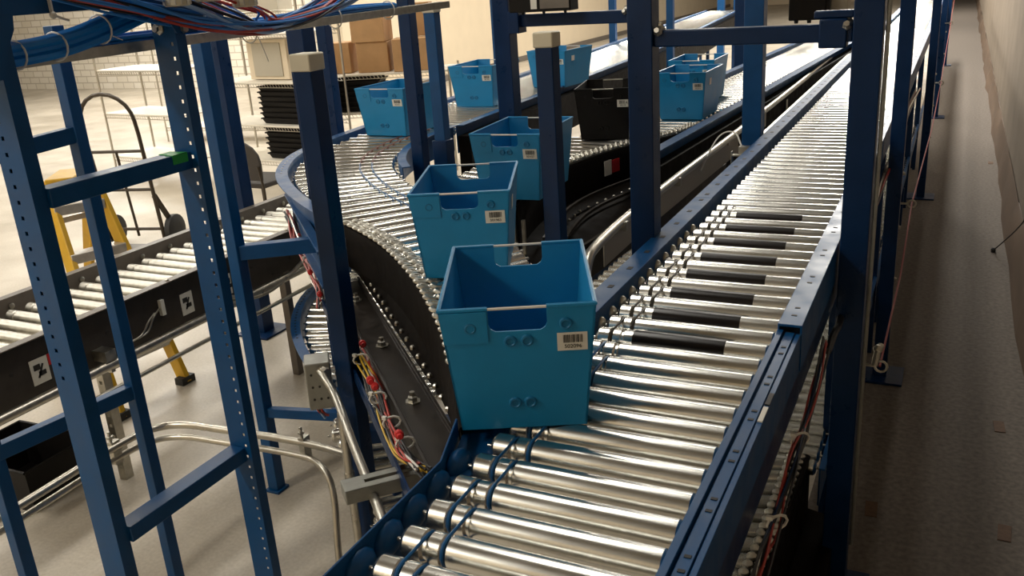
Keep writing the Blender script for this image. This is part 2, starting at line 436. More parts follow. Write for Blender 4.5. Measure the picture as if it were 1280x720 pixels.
# upper edge: studded chain of roller ends
mb = MB(); mr = MB()
pts = resample(sm, 36)
for i, p in enumerate(pts[1:30]):
    t = (pts[i + 2] - pts[i]).normalized(); nn = Vector((-t.y, t.x, 0))
    for off, st in ((.016, 0), (.052, .5)):
        q = p + nn * off + t * (.024 * st)
        mb.lathe([(0, .023), (.004, .023), (.009, .019), (.009, .0095), (.002, .009)], (q.x, q.y, 1.142), (.18, .18, 1), 14)
obj('stud', mb, STEELD, curveB)
obj('side_skirt', MB().sweep([(0, .99), (.006, .99), (.006, 1.120), (.0, 1.136), (-.03, 1.136), (-.03, 1.130), (0, 1.130)], sm), BLACKST, curveB)
# sloping black pan below the skirt and the straight bed channel with its nuts
mb = MB(); Q = resample(sm, 20); bed0, bed1 = Vector((-1.97, 2.62, 0)), Vector((-.90, 1.56, 0))
for i in range(19):
    a, b = Q[i], Q[i + 1]; c = bed0.lerp(bed1, i / 19); d = bed0.lerp(bed1, (i + 1) / 19)
    mb.add([(a.x, a.y, .995), (b.x, b.y, .995), (d.x, d.y, .925), (c.x, c.y, .925), (a.x, a.y, .990), (b.x, b.y, .990), (d.x, d.y, .918), (c.x, c.y, .918)],
           [(0, 1, 2, 3), (7, 6, 5, 4), (0, 4, 5, 1), (2, 6, 7, 3)])
obj('drip_pan', mb, BLACKST, curveB)
mb = MB(); 
for p in resample([(-1.78, 2.435), (-1.5, 2.15), (-1.25, 1.90), (-1.0, 1.63)], 17):
    mb.lathe([(0, .008), (.008, .008), (.012, .004)], (p.x, p.y, .955), (0, 0, 1), 6)
obj('pan_bolt', mb, STEELD, curveB)
obj('bed_channel', MB().sweep([(-.055, .80), (.055, .80), (.055, .905), (.045, .905), (.045, .890), (-.045, .890), (-.045, .905), (-.055, .905)], [(-2.02, 2.60), (-.96, 1.53)]), BEDM, curveB, .002)
obj('outer_plate', MB().sweep([(.098, .845), (.104, .845), (.104, .885), (.098, .885)], [(-1.93, 2.50), (-.86, 1.42)]), NAVY, curveB)
for p in ((-1.855, 2.434), (-1.53, 2.108), (-1.232, 1.805)):
    mb = MB().lathe([(0, .022), (.004, .022), (.004, .014), (.016, .014), (.02, .008), (.03, .008)], (p[0], p[1], .890), (0, 0, 1), 6)
    o = obj('hex_nut', mb, STEELD, curveB); 
mb = MB()
for (x, y) in ((-1.75, 2.2), (-1.1, 1.55)): mb.b2(x - .02, x + .02, y, y + .04, .0, .84)
obj('support_leg', mb, NAVY, curveB)
mb = MB().bar((-.86, 1.47, .93), (-.83, 1.40, 1.13), .03, .015).bar((-.93, 1.55, .95), (-.88, 1.47, 1.12), .012, .012)
obj('chain_tensioner', mb, BLACKST, curveB)

# --- middle lane: straight part and its curve
midS = straight('roller_conveyor', 'middle roller lane behind the black tote, carrying blue totes at its near end', -1.60, -1.22, 4.72, 4.72 + 78 * PITCH, ZT, 'ringed', 14, x_at=4.7, slope=(.055, .055))
for sx, o0 in ((-1, -1.645), (1, -1.175)):
    y0, y1 = (4.7 if sx < 0 else 3.85), 4.72 + 78 * PITCH; x0, x1 = o0 + .055 * (y0 - 4.7), o0 + .055 * (y1 - 4.7)
    pr = [(-.005, 1.0), (.005, 1.0), (.005, 1.155), (.05, 1.155), (.05, 1.162), (-.005, 1.162)]
    if sx < 0: pr = [(-a, b) for a, b in pr]
    obj('side_rail', MB().sweep(pr, [(x0, y0), (x1, y1)]), BLUE, midS, .001)
    obj('cable_trough', MB().sweep([((.01 if sx > 0 else -.01), .86), ((.07 if sx > 0 else -.07), .86), ((.07 if sx > 0 else -.07), 1.1), ((.01 if sx > 0 else -.01), 1.1)], [(x0, y0), (x1, y1)]), BLACKST, midS)
mb = MB()
for y in (5.2, 7, 9):
    for x in (-1.6, -1.2): mb.b2(x - .02 + .055 * (y - 4.7), x + .02 + .055 * (y - 4.7), y, y + .04, 0, 1.0)
obj('support_leg', mb, NAVY, midS)
mb = MB()
for i, y in enumerate((4.9, 5.25, 5.7, 6.3)): mb.box((-1.098 + .055 * (y - 4.7), y, 1.0), (.004, .05, .08))
p = obj('warning_sticker', mb, LABEL, midS); p['label'] = 'white sticker on the dark side'
E1C = [(-1.19, 4.72), (-1.23, 4.45), (-1.40, 4.12), (-1.51, 3.72), (-1.53, 3.45), (-1.50, 3.2), (-1.44, 2.93)]
E2C = [(-1.62, 4.72), (-1.67, 4.45), (-1.83, 4.15), (-1.93, 3.75), (-1.94, 3.45), (-1.92, 3.25), (-1.84, 3.06)]
curveC, C1, C2, LC = fan('curved_conveyor', 'black-sided roller curve under the black tote, joining behind the second tote', E1C, E2C, 22, ZT, 'plain', 14)
smc = smooth(E1C)
obj('side_skirt', MB().sweep([(0, .96), (-.006, .96), (-.006, 1.12), (0, 1.136), (.02, 1.136), (.02, 1.13), (0, 1.13)], smc), BLACKST, curveC)
mb = MB(); pts = resample(smc, 50)
for i, p in enumerate(pts[1:48]):
    t = (pts[i + 2] - pts[i]).normalized(); nn = Vector((t.y, -t.x, 0))
    for off, st in ((.018, 0), (.046, .5)):
        q = p + nn * off + t * (.016 * st)
        mb.lathe([(0, .012), (.008, .012), (.012, .008), (.018, .004)], (q.x, q.y, 1.140), (0, 0, 1), 8)
obj('stud', mb, STEELD, curveC)
c0, c1 = (-1.30, 4.75), (-1.36, 2.75)
mb = MB(); Q = resample(smc, 16)
for i in range(15):
    a, b = Q[i], Q[i + 1]; c = lerp((-1.13, 4.72), (-1.30, 2.8), i / 15); d = lerp((-1.13, 4.72), (-1.30, 2.8), (i + 1) / 15)
    mb.add([(a.x, a.y, .97), (b.x, b.y, .97), (d[0], d[1], .93), (c[0], c[1], .93), (a.x, a.y, .965), (b.x, b.y, .965), (d[0], d[1], .925), (c[0], c[1], .925)],
           [(0, 1, 2, 3), (7, 6, 5, 4), (0, 4, 5, 1), (2, 6, 7, 3)])
obj('drip_pan', mb, BLACKST, curveC)
mb = MB()
for p in resample([(-1.2, 4.5), (-1.32, 4.0), (-1.42, 3.5), (-1.38, 3.0)], 22): mb.lathe([(0, .008), (.006, .008), (.010, .004)], (p.x, p.y, .962), (0, 0, 1), 6)
obj('pan_bolt', mb, STEELD, curveC)
for o_, z_ in ((.10, 1.0), (.16, .965)):
    obj('guide_rail', MB().sweep([(-o_ - .006, z_), (-o_ + .006, z_), (-o_ + .006, z_ + .012), (-o_ - .006, z_ + .012)], [(x, y) for x, y in smc]), BEDM, curveC)
obj('bed_channel', MB().sweep([(-.075, .83), (.0, .83), (.0, .935), (-.015, .935), (-.015, .915), (-.06, .915), (-.06, .935), (-.075, .935)], [(-1.13, 4.72), (-1.30, 2.75)]), BEDM, curveC, .002)
for p in ((-1.175, 3.85), (-1.22, 3.3), (-1.248, 2.95)):
    obj('hex_nut', MB().lathe([(0, .02), (.004, .02), (.004, .013), (.016, .013), (.03, .007)], (p[0], p[1], .916), (0, 0, 1), 6), STEELD, curveC)
def on_side(x, y, z, nx, ny, w, h, th=.003):
    """a thin plate facing (nx,ny)"""
    a = math.atan2(ny, nx); return MB().box((x, y, z), (th, w, h), a)
p = obj('warning_sticker', on_side(-1.437, 3.93, 1.065, .96, -.28, .055, .07), LABEL, curveC); p['label'] = 'white pictogram sticker'
p = obj('warning_sticker', on_side(-1.420, 3.99, 1.065, .96, -.28, .06, .06), REDM, curveC); p['label'] = 'red warning sticker'
p = obj('warning_sticker', on_side(-1.498, 3.02, 1.07, .98, .2, .04, .06), LABEL, curveC); p['label'] = 'white pictogram sticker'
p = obj('warning_sticker', on_side(-1.486, 2.97, 1.07, .98, .2, .035, .05), REDM, curveC); p['label'] = 'red warning sticker'
p = obj('warning_sticker', on_side(-1.153, 3.55, .88, 1, .09, .06, .06), LABEL, curveC); p['label'] = 'white pictogram sticker'
mb = MB().b2(-1.27, -1.23, 2.80, 2.84, 0, .84).b2(-1.14, -1.10, 4.5, 4.54, 0, .84)
obj('support_leg', mb, NAVY, curveC)
mb = MB().bar((-1.46, 2.93, .75), (-1.46, 2.93, 1.13), .03, .02).bar((-1.40, 2.90, .75), (-1.40, 2.90, 1.09), .012, .012).bar((-1.42, 2.86, .80), (-1.50, 2.86, 1.0), .012, .012)
obj('chain_tensioner', mb, STEELD, curveC)

# --- back left lane (totes at the back)
def tiltlane(name, label, L0, L1, R0_, R1, n, style, seg):
    root = thing(name, label, 'conveyor', (L0[0], L0[1], 0))
    for i in range(n):
        t = (i + .5) / n; a = Vector((*lerp(L0, L1, t), ZT - R0)); b = Vector((*lerp(R0_, R1, t), ZT - R0)); d = (b - a).normalized()
        L = round((b - a).length - .05, 2); me = _rm.get((L, style, seg)) or _rm.setdefault((L, style, seg), roller_mesh(L, style, seg))
        link('roller', me, root, M=frame(a + d * .025, b))
    for pr, p, q in (([(0, 1.0), (-.005, 1.0), (-.005, 1.157), (-.05, 1.157), (-.05, 1.163), (0, 1.163)], L0, L1), ([(0, 1.0), (.005, 1.0), (.005, 1.157), (.05, 1.157), (.05, 1.163), (0, 1.163)], R0_, R1)):
        obj('side_rail', MB().sweep(pr, [p, q]), BLUE, root, .001)
    obj('cable_trough', MB().sweep([(.012, .85), (.09, .85), (.09, 1.1), (.012, 1.1)], [R0_, R1]), BLACKST, root)
    mb = MB()
    for t in (.1, .5, .9):
        for p in (lerp(L0, L1, t), lerp(R0_, R1, t)): mb.b2(p[0] - .02, p[0] + .02, p[1], p[1] + .04, 0, 1.0)
    obj('support_leg', mb, NAVY, root)
    return root
_rm = {}
l1a = tiltlane('roller_conveyor', 'back left roller lane under the row of blue totes', (-3.09, 4.47), (-3.42, 9.0), (-2.55, 4.47), (-2.75, 9.0), 56, 'ringed', 14)
l1b = tiltlane('roller_conveyor', 'bright empty stretch of the back left roller lane, beyond its last tote', (-3.42, 9.0), (-3.95, 16.0), (-2.75, 9.0), (-3.42, 16.0), 88, 'plain', 10)

# --- low spur lane on the left
ZS = .75
spur = thing('roller_conveyor', 'low roller lane with grey-brown rails at left, behind the blue frames', 'conveyor', (-3.3, 1.0, 0))
me = roller_mesh(.46, 'single', 16, STEELD)
for i in range(36):
    y = 1.05 + i * .092; link('roller', me, spur, M=Matrix.Translation((-3.53, y, ZS - R0)))
for x, s in ((-3.56, -1), (-3.045, 1)):
    pr = [(0, .58), (.006, .58), (.006, .785), (.045, .785), (.045, .79), (0, .79)]
    if s < 0: pr = [(-a, b) for a, b in pr]
    obj('side_rail', MB().sweep(pr, [(x, .9), (x, 4.38)]), GREYP, spur, .001)
mb = MB()
for i in range(18): mb.lathe([(0, .013), (.005, .013), (.008, .007)], (-3.555, 1.2 + i * .18, .752), (1, 0, 0), 8)
for i in range(12): mb.lathe([(0, .009), (.004, .009), (.006, .005)], (-3.02, 1.3 + i * .27, .79), (0, 0, 1), 6)
obj('rail_bolt', mb, STEELD, spur)
obj('side_panel', MB().b2(-3.04, -3.032, .9, 4.38, .56, .77), SPURM, spur)
mb = MB()
for y in (1.0, 3.4): mb.b2(-3.07, -3.03, y, y + .04, 0, .58); mb.b2(-3.58, -3.54, y, y + .04, 0, .58)
obj('support_leg', mb, GREYP, spur)
for y, w in ((1.95, .075), (2.71, .07), (3.00, .03)):
    s = obj('warning_sticker', MB().b2(-3.032, -3.029, y, y + w, .60, .70), LABEL, spur); s['label'] = 'white pictogram sticker'
    mb = MB()
    mb.box((-3.0285, y + w * .35, .668), (.002, .028, .022)).box((-3.0285, y + w * .6, .640), (.002, .03, .018)).bar((-3.0285, y + w * .35, .625), (-3.0285, y + w * .7, .675), .002, .008)
    obj('pictogram', mb, INK, s)
for y in (2.028,):
    s = obj('warning_sticker', MB().b2(-3.032, -3.029, y + .0, y + .04, .655, .70), REDM, spur); s['label'] = 'red warning sticker'
mb = MB()
for y, z in ((2.44, .655), (2.47, .665)): mb.tube(smooth([(-3.02, y - .10, .60), (-3.012, y, .605), (-3.01, y + .03, .62), (-3.01, y + .06, z), (-3.02, y + .11, z + .02)], 2), .0045, 6)
obj('wire', mb, PIPE, spur)
mb = MB()
for k in range(22): mb.lathe([(0, .009), (.003, .008)], (-3.0325, 1.15 + k * .145, .60 + .04 * (k % 3)), (1, 0, 0), 8)
obj('panel_hole', mb, INK, spur)
obj('pipe_hanger', MB().b2(-3.03, -2.955, 2.22, 2.27, .59, .635).b2(-3.0, -2.96, 2.235, 2.255, .54, .60), STEELD, spur)
obj('connector_block', MB().b2(-3.03, -3.012, 2.585, 2.605, .65, .72), LABEL, spur)

# --- lower deck
ZL = .42
def sh(P, dx, dy): return [(x + dx, y + dy) for x, y in P]
lowcurve, q1, q2, q3 = fan('curved_conveyor', 'lower roller curve below the black-sided curve, behind the grey junction box', sh(E1A, -.02, -.05) + sh(E1B, -.17, -.145)[1:], sh(E2A, -.02, -.05) + sh(E2B, -.17, -.145)[1:], 44, ZL, 'plain', 14)
pth = smooth(sh(E1A, -.02, -.05))
obj('side_rail', MB().sweep([(-.0, .30), (.004, .30), (.004, .43), (.045, .43), (.045, .435), (0, .435)], pth), BLUE, lowcurve)
mb = MB()
for p in resample(pth, 60)[6:40]: mb.lathe([(0, .005), (.002, .005)], (p.x - .018, p.y - .014, .435), (0, 0, 1), 8)
obj('rail_bolt', mb, INK, lowcurve)
mb = MB()
for p in ((-2.0, 2.6), (-1.2, 1.8), (-2.9, 3.9)): mb.b2(p[0] - .02, p[0] + .02, p[1], p[1] + .04, 0, .36)
obj('support_leg', mb, NAVY, lowcurve)
obj('cross_tie', MB().bar((-1.75, 2.18, .50), (-1.25, 2.5, .50), .06, .05).bar((-1.45, 1.95, .50), (-1.2, 2.4, .50), .05, .05), NAVY, lowcurve)
lowmain = straight('roller_conveyor', 'lower roller lane beneath the main lane, seen beside the aisle posts', XL, -.290, 2.62, 2.62 + 96 * PITCH, ZL, 'plain', 12)
obj('side_rail', MB().sweep([(-.280, .28), (-.275, .28), (-.275, .41), (-.262, .41), (-.262, .415), (-.280, .415)], [(0, 2.62), (0, 10.2)]), BLUE, lowmain)
obj('side_rail', MB().sweep([(-.74, .28), (-.735, .28), (-.735, .43), (-.74, .43)], [(0, 2.62), (0, 10.2)]), BLUE, lowmain)
mb = MB()
for y in (3, 5, 7, 9):
    for x in (-.74, -.278): mb.b2(x - .012, x + .012, y, y + .04, 0, .29)
obj('support_leg', mb, NAVY, lowmain)
lowmid = straight('roller_conveyor', 'lower roller lane glimpsed through the gap left of the main lane', -1.62, -1.2, 3.4, 3.4 + 60 * PITCH, ZL, 'plain', 10)
obj('side_rail', MB().sweep([(-1.67, .28), (-1.645, .28), (-1.645, .45), (-1.67, .45)], [(0, 3.3), (0, 8.2)]), BLUE, lowmid)
obj('side_rail', MB().sweep([(-1.18, .28), (-1.175, .28), (-1.175, .43), (-1.18, .43)], [(0, 3.3), (0, 8.2)]), BLUE, lowmid)
mb = MB()
for y in (3.5, 5.5, 7.5):
    for x in (-1.66, -1.178): mb.b2(x - .012, x + .012, y, y + .04, 0, .3)
obj('support_leg', mb, NAVY, lowmid)
# lower merge curve at bottom right
E1D = [(-.34, 2.68), (-.345, 2.4), (-.35, 2.1), (-.375, 1.8), (-.44, 1.45)]
lowr = thing('curved_conveyor', 'dark lower curve with a studded edge at bottom right, below the main lane', 'conveyor', (-.35, 2.0, 0))
E2D = [(-.70, 2.62), (-.70, 2.3), (-.71, 2.0), (-.74, 1.7), (-.80, 1.4)]
AA = resample(E1D, 17); BB2 = resample(E2D, 17)
for i in range(16):
    a = (AA[i] + AA[i + 1]) / 2; b = (BB2[i] + BB2[i + 1]) / 2; a.z = b.z = ZL - R0; d = (a - b).normalized()
    link('roller', roller_mesh((a - b).length - .05, 'plain', 12), lowr, M=frame(b + d * .025, a))
mb = MB(); pts = resample(E1D, 34)
for i, p in enumerate(pts[1:-1]):
    for off, st in ((-.030, 0), (.0, .5)): mb.lathe([(0, .014), (.008, .014), (.012, .009), (.018, .005)], (p.x + off, p.y + .018 * st, .425), (0, 0, 1), 10)
obj('stud', mb, STEELD, lowr)
obj('side_skirt', MB().sweep([(-.02, .20), (-.026, .20), (-.026, .42), (-.02, .426), (.0, .426), (.0, .42), (-.02, .42)], E1D), BLACKST, lowr)
obj('bed_channel', MB().sweep([(-.24, .0), (-.03, .0), (-.03, .22), (-.24, .18)], [(-.46, 2.72), (-.46, 1.4)]), BLACKST, lowr)

# ------------------------------------------------------------------ totes
def tote_parts(root, body_m, dim_m, label=None, letter=None, detail=True):
    H = .250; t = .004
    wb, wt, lb, lt = .234, .280, .335, .392     # width and length, at the base and at the rim
    def X(z): return (wb + (wt - wb) * z / H) / 2
    def Y(z): return (lb + (lt - lb) * z / H) / 2
    mb = MB()
    # long sides
    for s in (-1, 1):
        mb.hexa([(s * X(0), -Y(0), 0), (s * (X(0) - t), -Y(0), 0), (s * (X(0) - t), Y(0), 0), (s * X(0), Y(0), 0),
                 (s * X(H), -Y(H), H), (s * (X(H) - t), -Y(H), H), (s * (X(H) - t), Y(H), H), (s * X(H), Y(H), H)])
    mb.box((0, 0, t / 2), (wb, lb, t))
    # short ends with a hand notch cut from the top
    nw, nd = .052, .046
    arc = [(-nw, H), (-nw, H - nd + .014), (-nw + .003, H - nd + .006), (-nw + .012, H - nd), (nw - .012, H - nd), (nw - .003, H - nd + .006), (nw, H - nd + .014), (nw, H)]
    for s in (-1, 1):
        def P(x, z, o): return (x, s * (Y(z) - o), z)
        zb = H - nd
        cells = [[(-X(0), 0), (-X(zb), zb), (-nw + .012, zb), (-nw + .012, 0)], [(-nw + .012, 0), (-nw + .012, zb), (nw - .012, zb), (nw - .012, 0)], [(nw - .012, 0), (nw - .012, zb), (X(zb), zb), (X(0), 0)],
                 [(-X(zb), zb), (-X(H), H), (-nw, H), (-nw, zb + .014), (-nw + .003, zb + .006), (-nw + .012, zb)], [(X(zb), zb), (nw - .012, zb), (nw - .003, zb + .006), (nw, zb + .014), (nw, H), (X(H), H)]]
        for c in cells:
            n = len(c); vs = [P(x, z, 0) for x, z in c] + [P(x, z, t) for x, z in c]
            mb.add(vs, [tuple(range(n)), tuple(reversed(range(n, 2 * n)))] + [(i, (i + 1) % n, n + (i + 1) % n, n + i) for i in range(n)])
    body = obj('body', mb, body_m, root, 0)
    # folded rim
    mb = MB(); a, b = X(H), Y(H)
    for s in (-1, 1):
        mb.tube([(s * (a - .002), -b, H), (s * (a - .002), b, H)], .0042, 6)
        mb.tube([(-a, s * (b - .002), H), (-nw, s * (b - .002), H)], .0042, 6).tube([(nw, s * (b - .002), H), (a, s * (b - .002), H)], .0042, 6)
    obj('folded_rim', mb, body_m, root)
    mb = MB()
    for s in (-1, 1): mb.tube([(-nw - .004, s * (b - .002), H - .001), (nw + .004, s * (b - .002), H - .001)], .0028, 6)
    w = obj('rim_wire', mb, STEELD if body_m is BTOTE else WHTW, root); w['label'] = 'bare metal wire across the hand notch'
    def sy(z): return -Y(z) - .0006
    if detail:
        # folded flap outline and rivet dents on the end panel
        mb = MB()
        for x0, x1 in ((-X(.2) * .985, -nw - .002), (nw + .002, X(.2) * .985)):
            z0, z1 = H - .066, H - .004
            mb.add([(x0, sy(z0) - .002, z0), (x1, sy(z0) - .002, z0), (x1, sy(z1) - .002, z1), (x0 * 1.03 if abs(x0) > abs(x1) else x0, sy(z1) - .002, z1), (x0, sy(z0) + .001, z0), (x1, sy(z0) + .001, z0), (x1 , sy(z1) + .001, z1), (x0, sy(z1) + .001, z1)],
                   [(0, 1, 2, 3), (0, 4, 5, 1), (1, 5, 6, 2), (2, 6, 7, 3), (3, 7, 4, 0)]) if x0 < 0 else None
        obj('folded_flap', mb, body_m, root)
        mb = MB()
        for x, z in ((-.085, H - .036), (.085, H - .036), (-.015, H - .066), (.015, H - .066), (-.014, .055), (.014, .055)):
            mb.lathe([(-.001, .0125), (.0025, .011), (.0032, .008), (.0012, .0065), (.0008, .002)], (x, sy(z), z), (0, -1, -.12), 14)
        obj('rivet_dent', mb, dim_m, root)
    if label:
        lx, lz, lw, lh = X(.2) - .040, H - .072, .054, .036
        def plate(x0, x1, z0, z1, o):
            return MB().hexa([(x0, sy(z0) - o, z0), (x1, sy(z0) - o, z0), (x1, sy(z0), z0), (x0, sy(z0), z0), (x0, sy(z1) - o, z1), (x1, sy(z1) - o, z1), (x1, sy(z1), z1), (x0, sy(z1), z1)])
        lo = obj('barcode_label', plate(lx - lw / 2, lx + lw / 2, lz - lh / 2, lz + lh / 2, .0012), LABEL, root)
        lo['label'] = 'white barcode label'
        mb = MB(); rnd = random.Random(hash(label) % 99 + 3); bw = .64 if not letter else .5; x = lx - lw * .30
        x1 = x + lw * bw
        while x < x1:
            w_ = rnd.choice((.0008, .0008, .0014, .002)); p = plate(x, min(x + w_, x1), lz - lh * .06, lz + lh * .38, .0016); mb.add(p.v, p.f); x += w_ + rnd.choice((.0007, .0009, .0014))
        obj('barcode', mb, INK, lo)
        def text(s, size, px, pz, nm):
            cu = bpy.data.curves.new(nm, 'FONT'); cu.body = s; cu.size = size; cu.align_x = 'CENTER'; cu.align_y = 'CENTER'; cu.extrude = .0002
            to = bpy.data.objects.new(nm, cu); COL.objects.link(to); dg = bpy.context.evaluated_depsgraph_get(); me = bpy.data.meshes.new_from_object(to.evaluated_get(dg))
            bpy.data.objects.remove(to); me.materials.clear(); me.materials.append(INK)
            M = Matrix.Translation((px, sy(pz) - .0016, pz)) @ Matrix.Rotation(PI / 2 + math.atan2((lt - lb) / 2, H), 4, 'X')
            me.transform(M); link(nm, me, lo)
        if detail: text(label, .0105, lx + .001, lz - lh * .27, 'printed_number')
        if letter: text(letter, .018, lx + lw * .36, lz + .003, 'printed_letter')
    if detail:
        mb = MB().hexa([(X(.19), -.10, .175), (X(.19) + .0014, -.10, .175), (X(.19) + .0014, -.06, .175), (X(.19), -.06, .175), (X(.215), -.10, .21), (X(.215) + .0014, -.10, .21), (X(.215) + .0014, -.06, .21), (X(.215), -.06, .21)])
        s_ = obj('side_label', mb, LABEL, root); s_['label'] = 'white label on the long side'
def tote(loc, rz, label, num, black=False, letter=None):
    r = thing('plastic_tote', label, 'tote', (0, 0, 0), 'totes riding on the rollers')
    tote_parts(r, BTOTE if black else TOTE, BTOTE if black else TOTED, num, letter)
    r.location = loc; r.rotation_euler = (0, 0, math.radians(rz)); return r
def place(fx, fy, rz):
    """base centre from the middle of the tote's front lower edge"""
    a = math.radians(rz); return (fx - math.sin(a) * .1675, fy + math.cos(a) * .1675, ZT + .0005)
t1 = tote(place(-.669, 1.338, 25), 25, 'open blue tote nearest the camera, resting where the black curve meets the main lane', '502096')
t2 = tote(place(-1.20, 2.095, 22), 22, 'open blue tote just behind the nearest one, on the black-sided curve', '501983')
TOTES = [(-1.475, 2.96, 4, 'blue tote half hidden behind the second one and a capped blue post', '501427'),
         (-2.83, 4.20, -1, 'blue tote at the far side of the wide roller curve, leftmost of the totes', '502231'),
         (-2.835, 5.27, 2, 'blue tote behind a thick blue post on the back left lane', '501760'),
         (-2.70, 6.2, -6, 'last blue tote on the back left lane, by the bright empty rollers', '501388'),
         (-1.325, 4.80, 0, 'blue tote right behind the thick blue post, at the end of the middle lane', '502014'),
         (-1.43, 5.42, 1, 'blue tote whose rim just shows over another tote, on the middle lane', '501655')]
for x, y, a, lab, num in TOTES:
    o = tote(place(x, y, a), a, lab, num)
    if x < -2.5: o.scale = (1.14, 1.12, 1.04)
tote(place(-1.545, 4.19, 12), 12, 'black plastic tote with a white label lettered A, left of the thick blue post', '50118', True, 'A')

# ------------------------------------------------------------------ posts and frames
def tube_post(mb, x, y, w, z0, z1, d=None): d = d or w; return mb.b2(x - w / 2, x + w / 2, y - d / 2, y + d / 2, z0, z1)
def perforated(mb, x0, x1, y, z0, z1, hx, pitch, hz0, hz1, hw=.010, th=.003):
    """a face in the XZ plane with a row of real holes at x=hx between hz0 and hz1"""
    def b(a, c, e, f):
        if c - a > 1e-5 and f - e > 1e-5: mb.b2(a, c, y, y + th, e, f)
    b(x0, hx - hw / 2, z0, z1); b(hx + hw / 2, x1, z0, z1)
    z = z0; h = hz0
    while h < hz1: b(hx - hw / 2, hx + hw / 2, z, h - hw / 2); z = h + hw / 2; h += pitch
    b(hx - hw / 2, hx + hw / 2, z, z1)
lad = thing('ladder_frame', 'tall blue frame with punched posts and two rungs, nearest on the left', 'frame', (-1.96, 1.6, 0))
mb = MB(); x0, x1, y0, y1 = -2.022, -1.937, 1.36, 1.396
perforated(mb, x0, x1, y0, 0, 1.93, -1.990, .0385, 1.05, 1.72)
mb.b2(x1 - .003, x1, y0 + .003, y1, 0, 1.93).b2(x0, x0 + .003, y0 + .003, y1, 0, 1.93).b2(x0, x1, y1, y1 + .003, 0, 1.93)
obj('post', mb, BLUE, lad)
obj('hole_shade_sheet', MB().b2(x0 + .004, x1 - .004, y0 + .02, y0 + .024, 0, 1.92), RUBBER, lad)  # black sheet added inside the post so its holes look shaded
mb = MB(); bx0, bx1, by0 = -1.985, -1.905, 1.86
perforated(mb, bx0, bx1, by0, 0, 1.90, -1.921, .0385, .10, 1.86)
mb.b2(bx1, bx1 + .003, by0, by0 + .036, 0, 1.90)
obj('post', mb, BLUE, lad)
for z in (1.515, .568):
    obj('rung', MB().b2(-1.985, -1.925, 1.399, 1.86, z - .024, z + .024), BLUE, lad, .003)
obj('green_tape', MB().b2(-1.95, -1.923, 1.79, 1.845, 1.515, 1.5412).b2(-1.985, -1.923, 1.80, 1.842, 1.539, 1.5412), GREEN, lad)['label'] = 'scrap of green tape on the upper rung'
obj('top_bar', MB().b2(-2.01, -1.95, 1.0, 2.0, 1.935, 2.0), BLUE, lad, .003)
mb = MB().prism([(1.30, 1.80), (1.30, 1.94), (1.416, 1.94), (1.41, 1.905), (1.385, 1.865), (1.362, 1.80)], .006, Matrix(((0, 0, 1, -1.935), (1, 0, 0, 0), (0, 1, 0, 0), (0, 0, 0, 1))))
mb.prism([(1.86, 1.86), (1.845, 1.885), (1.845, 1.935), (1.97, 1.935), (1.97, 1.90), (1.935, 1.86)], .005, Matrix(((0, 0, 1, -1.90), (1, 0, 0, 0), (0, 1, 0, 0), (0, 0, 0, 1))))
obj('gusset_plate', mb, BLUE, lad)
mb = MB().lathe([(0, .018), (.006, .018), (.012, .010), (.02, .010)], (-1.955, 1.86, 1.875), (0, -1, 0), 6).lathe([(0, .012), (.012, .01)], (-1.897, 1.885, 1.87), (1, 0, 0), 6)
obj('bolt', mb, STEELD, lad)

lad2 = thing('ladder_frame', 'thin blue frame behind the big punched frame, far left', 'frame', (-2.3, 1.7, 0))
L1p = (-2.232, 1.75)
obj('post', tube_post(MB(), L1p[0], L1p[1], .038, 0, 1.90), BLUE, lad2, .002)
L0p = (-2.352, 1.345)
obj('post', tube_post(MB(), L0p[0], L0p[1], .038, 0, 1.90), BLUE, lad2, .002)
for z0, z1 in ((1.605, 1.595), (.80, .80), (.04, .04)):
    obj('rung', MB().bar((L0p[0], L0p[1], z1 - .03), (L1p[0], L1p[1], z0), .035, .045), BLUE, lad2, .002)
def post(name, label, x, y, w, z1, z0=0, cap=None, m=NAVY, d=None, plate=0, extra=None, group=None, platez=.012):
    r = thing(name, label, 'post', (x, y, 0), group)
    obj('shaft', tube_post(MB(), x, y, w, z0, z1, d), m, r, .003)
    if plate: obj('base_plate', MB().b2(x - plate / 2, x + plate / 2, y - plate / 2, y + plate / 2, 0, platez), m, r, .002)
    if cap:
        c = w + .008; obj('end_cap', MB().b2(x - c / 2, x + c / 2, y - c / 2, y + c / 2, z1 - cap, z1 + .004), CAPM, r, .004)['label'] = 'ivory plastic cap'
    if extra: extra(r)
    return r
post('steel_post', 'navy post with ivory cap beside the grey junction box and wired curve', -1.552, 1.958, .058, 1.787, cap=.042)
def x11(r): obj('side_strip', MB().b2(-1.0 - .0305, -1.0 - .026, 2.22, 2.28, .3, 1.755), RUBBER, r)
post('steel_post', 'navy post with ivory cap standing behind the nearest tote', -.985, 2.25, .050, 1.80, cap=.036)
def x8(r): obj('sleeve', tube_post(MB(), -2.14, 3.62, .075, 0, 1.245), NAVY, r, .003)
post('steel_post', 'slim blue post with ivory cap in a thicker sleeve, inside the wide curve', -2.14, 3.62, .056, 1.85, cap=.035, m=BLUE, extra=x8)
post('steel_post', 'tall uncapped blue post inside the wide curve, left of a capped one', -2.27, 3.62, .062, 2.6)
post('steel_post', 'blue post outside the wide curve, left of the leftmost tote', -3.245, 4.28, .066, 2.6)
post('steel_post', 'navy post rising just behind the capped post at the wired curve', -2.285, 2.865, .078, 1.85)
def xp2(r):
    a = (-2.385, 2.44)
    obj('cross_tie', MB().bar((a[0], a[1], 1.03), (-2.06, 2.62, 1.04), .045, .055), BLUE, r, .002)
    obj('cross_tie', MB().bar((a[0], a[1], .36), (-2.02, 2.52, .36), .03, .04), BLUE, r, .002)
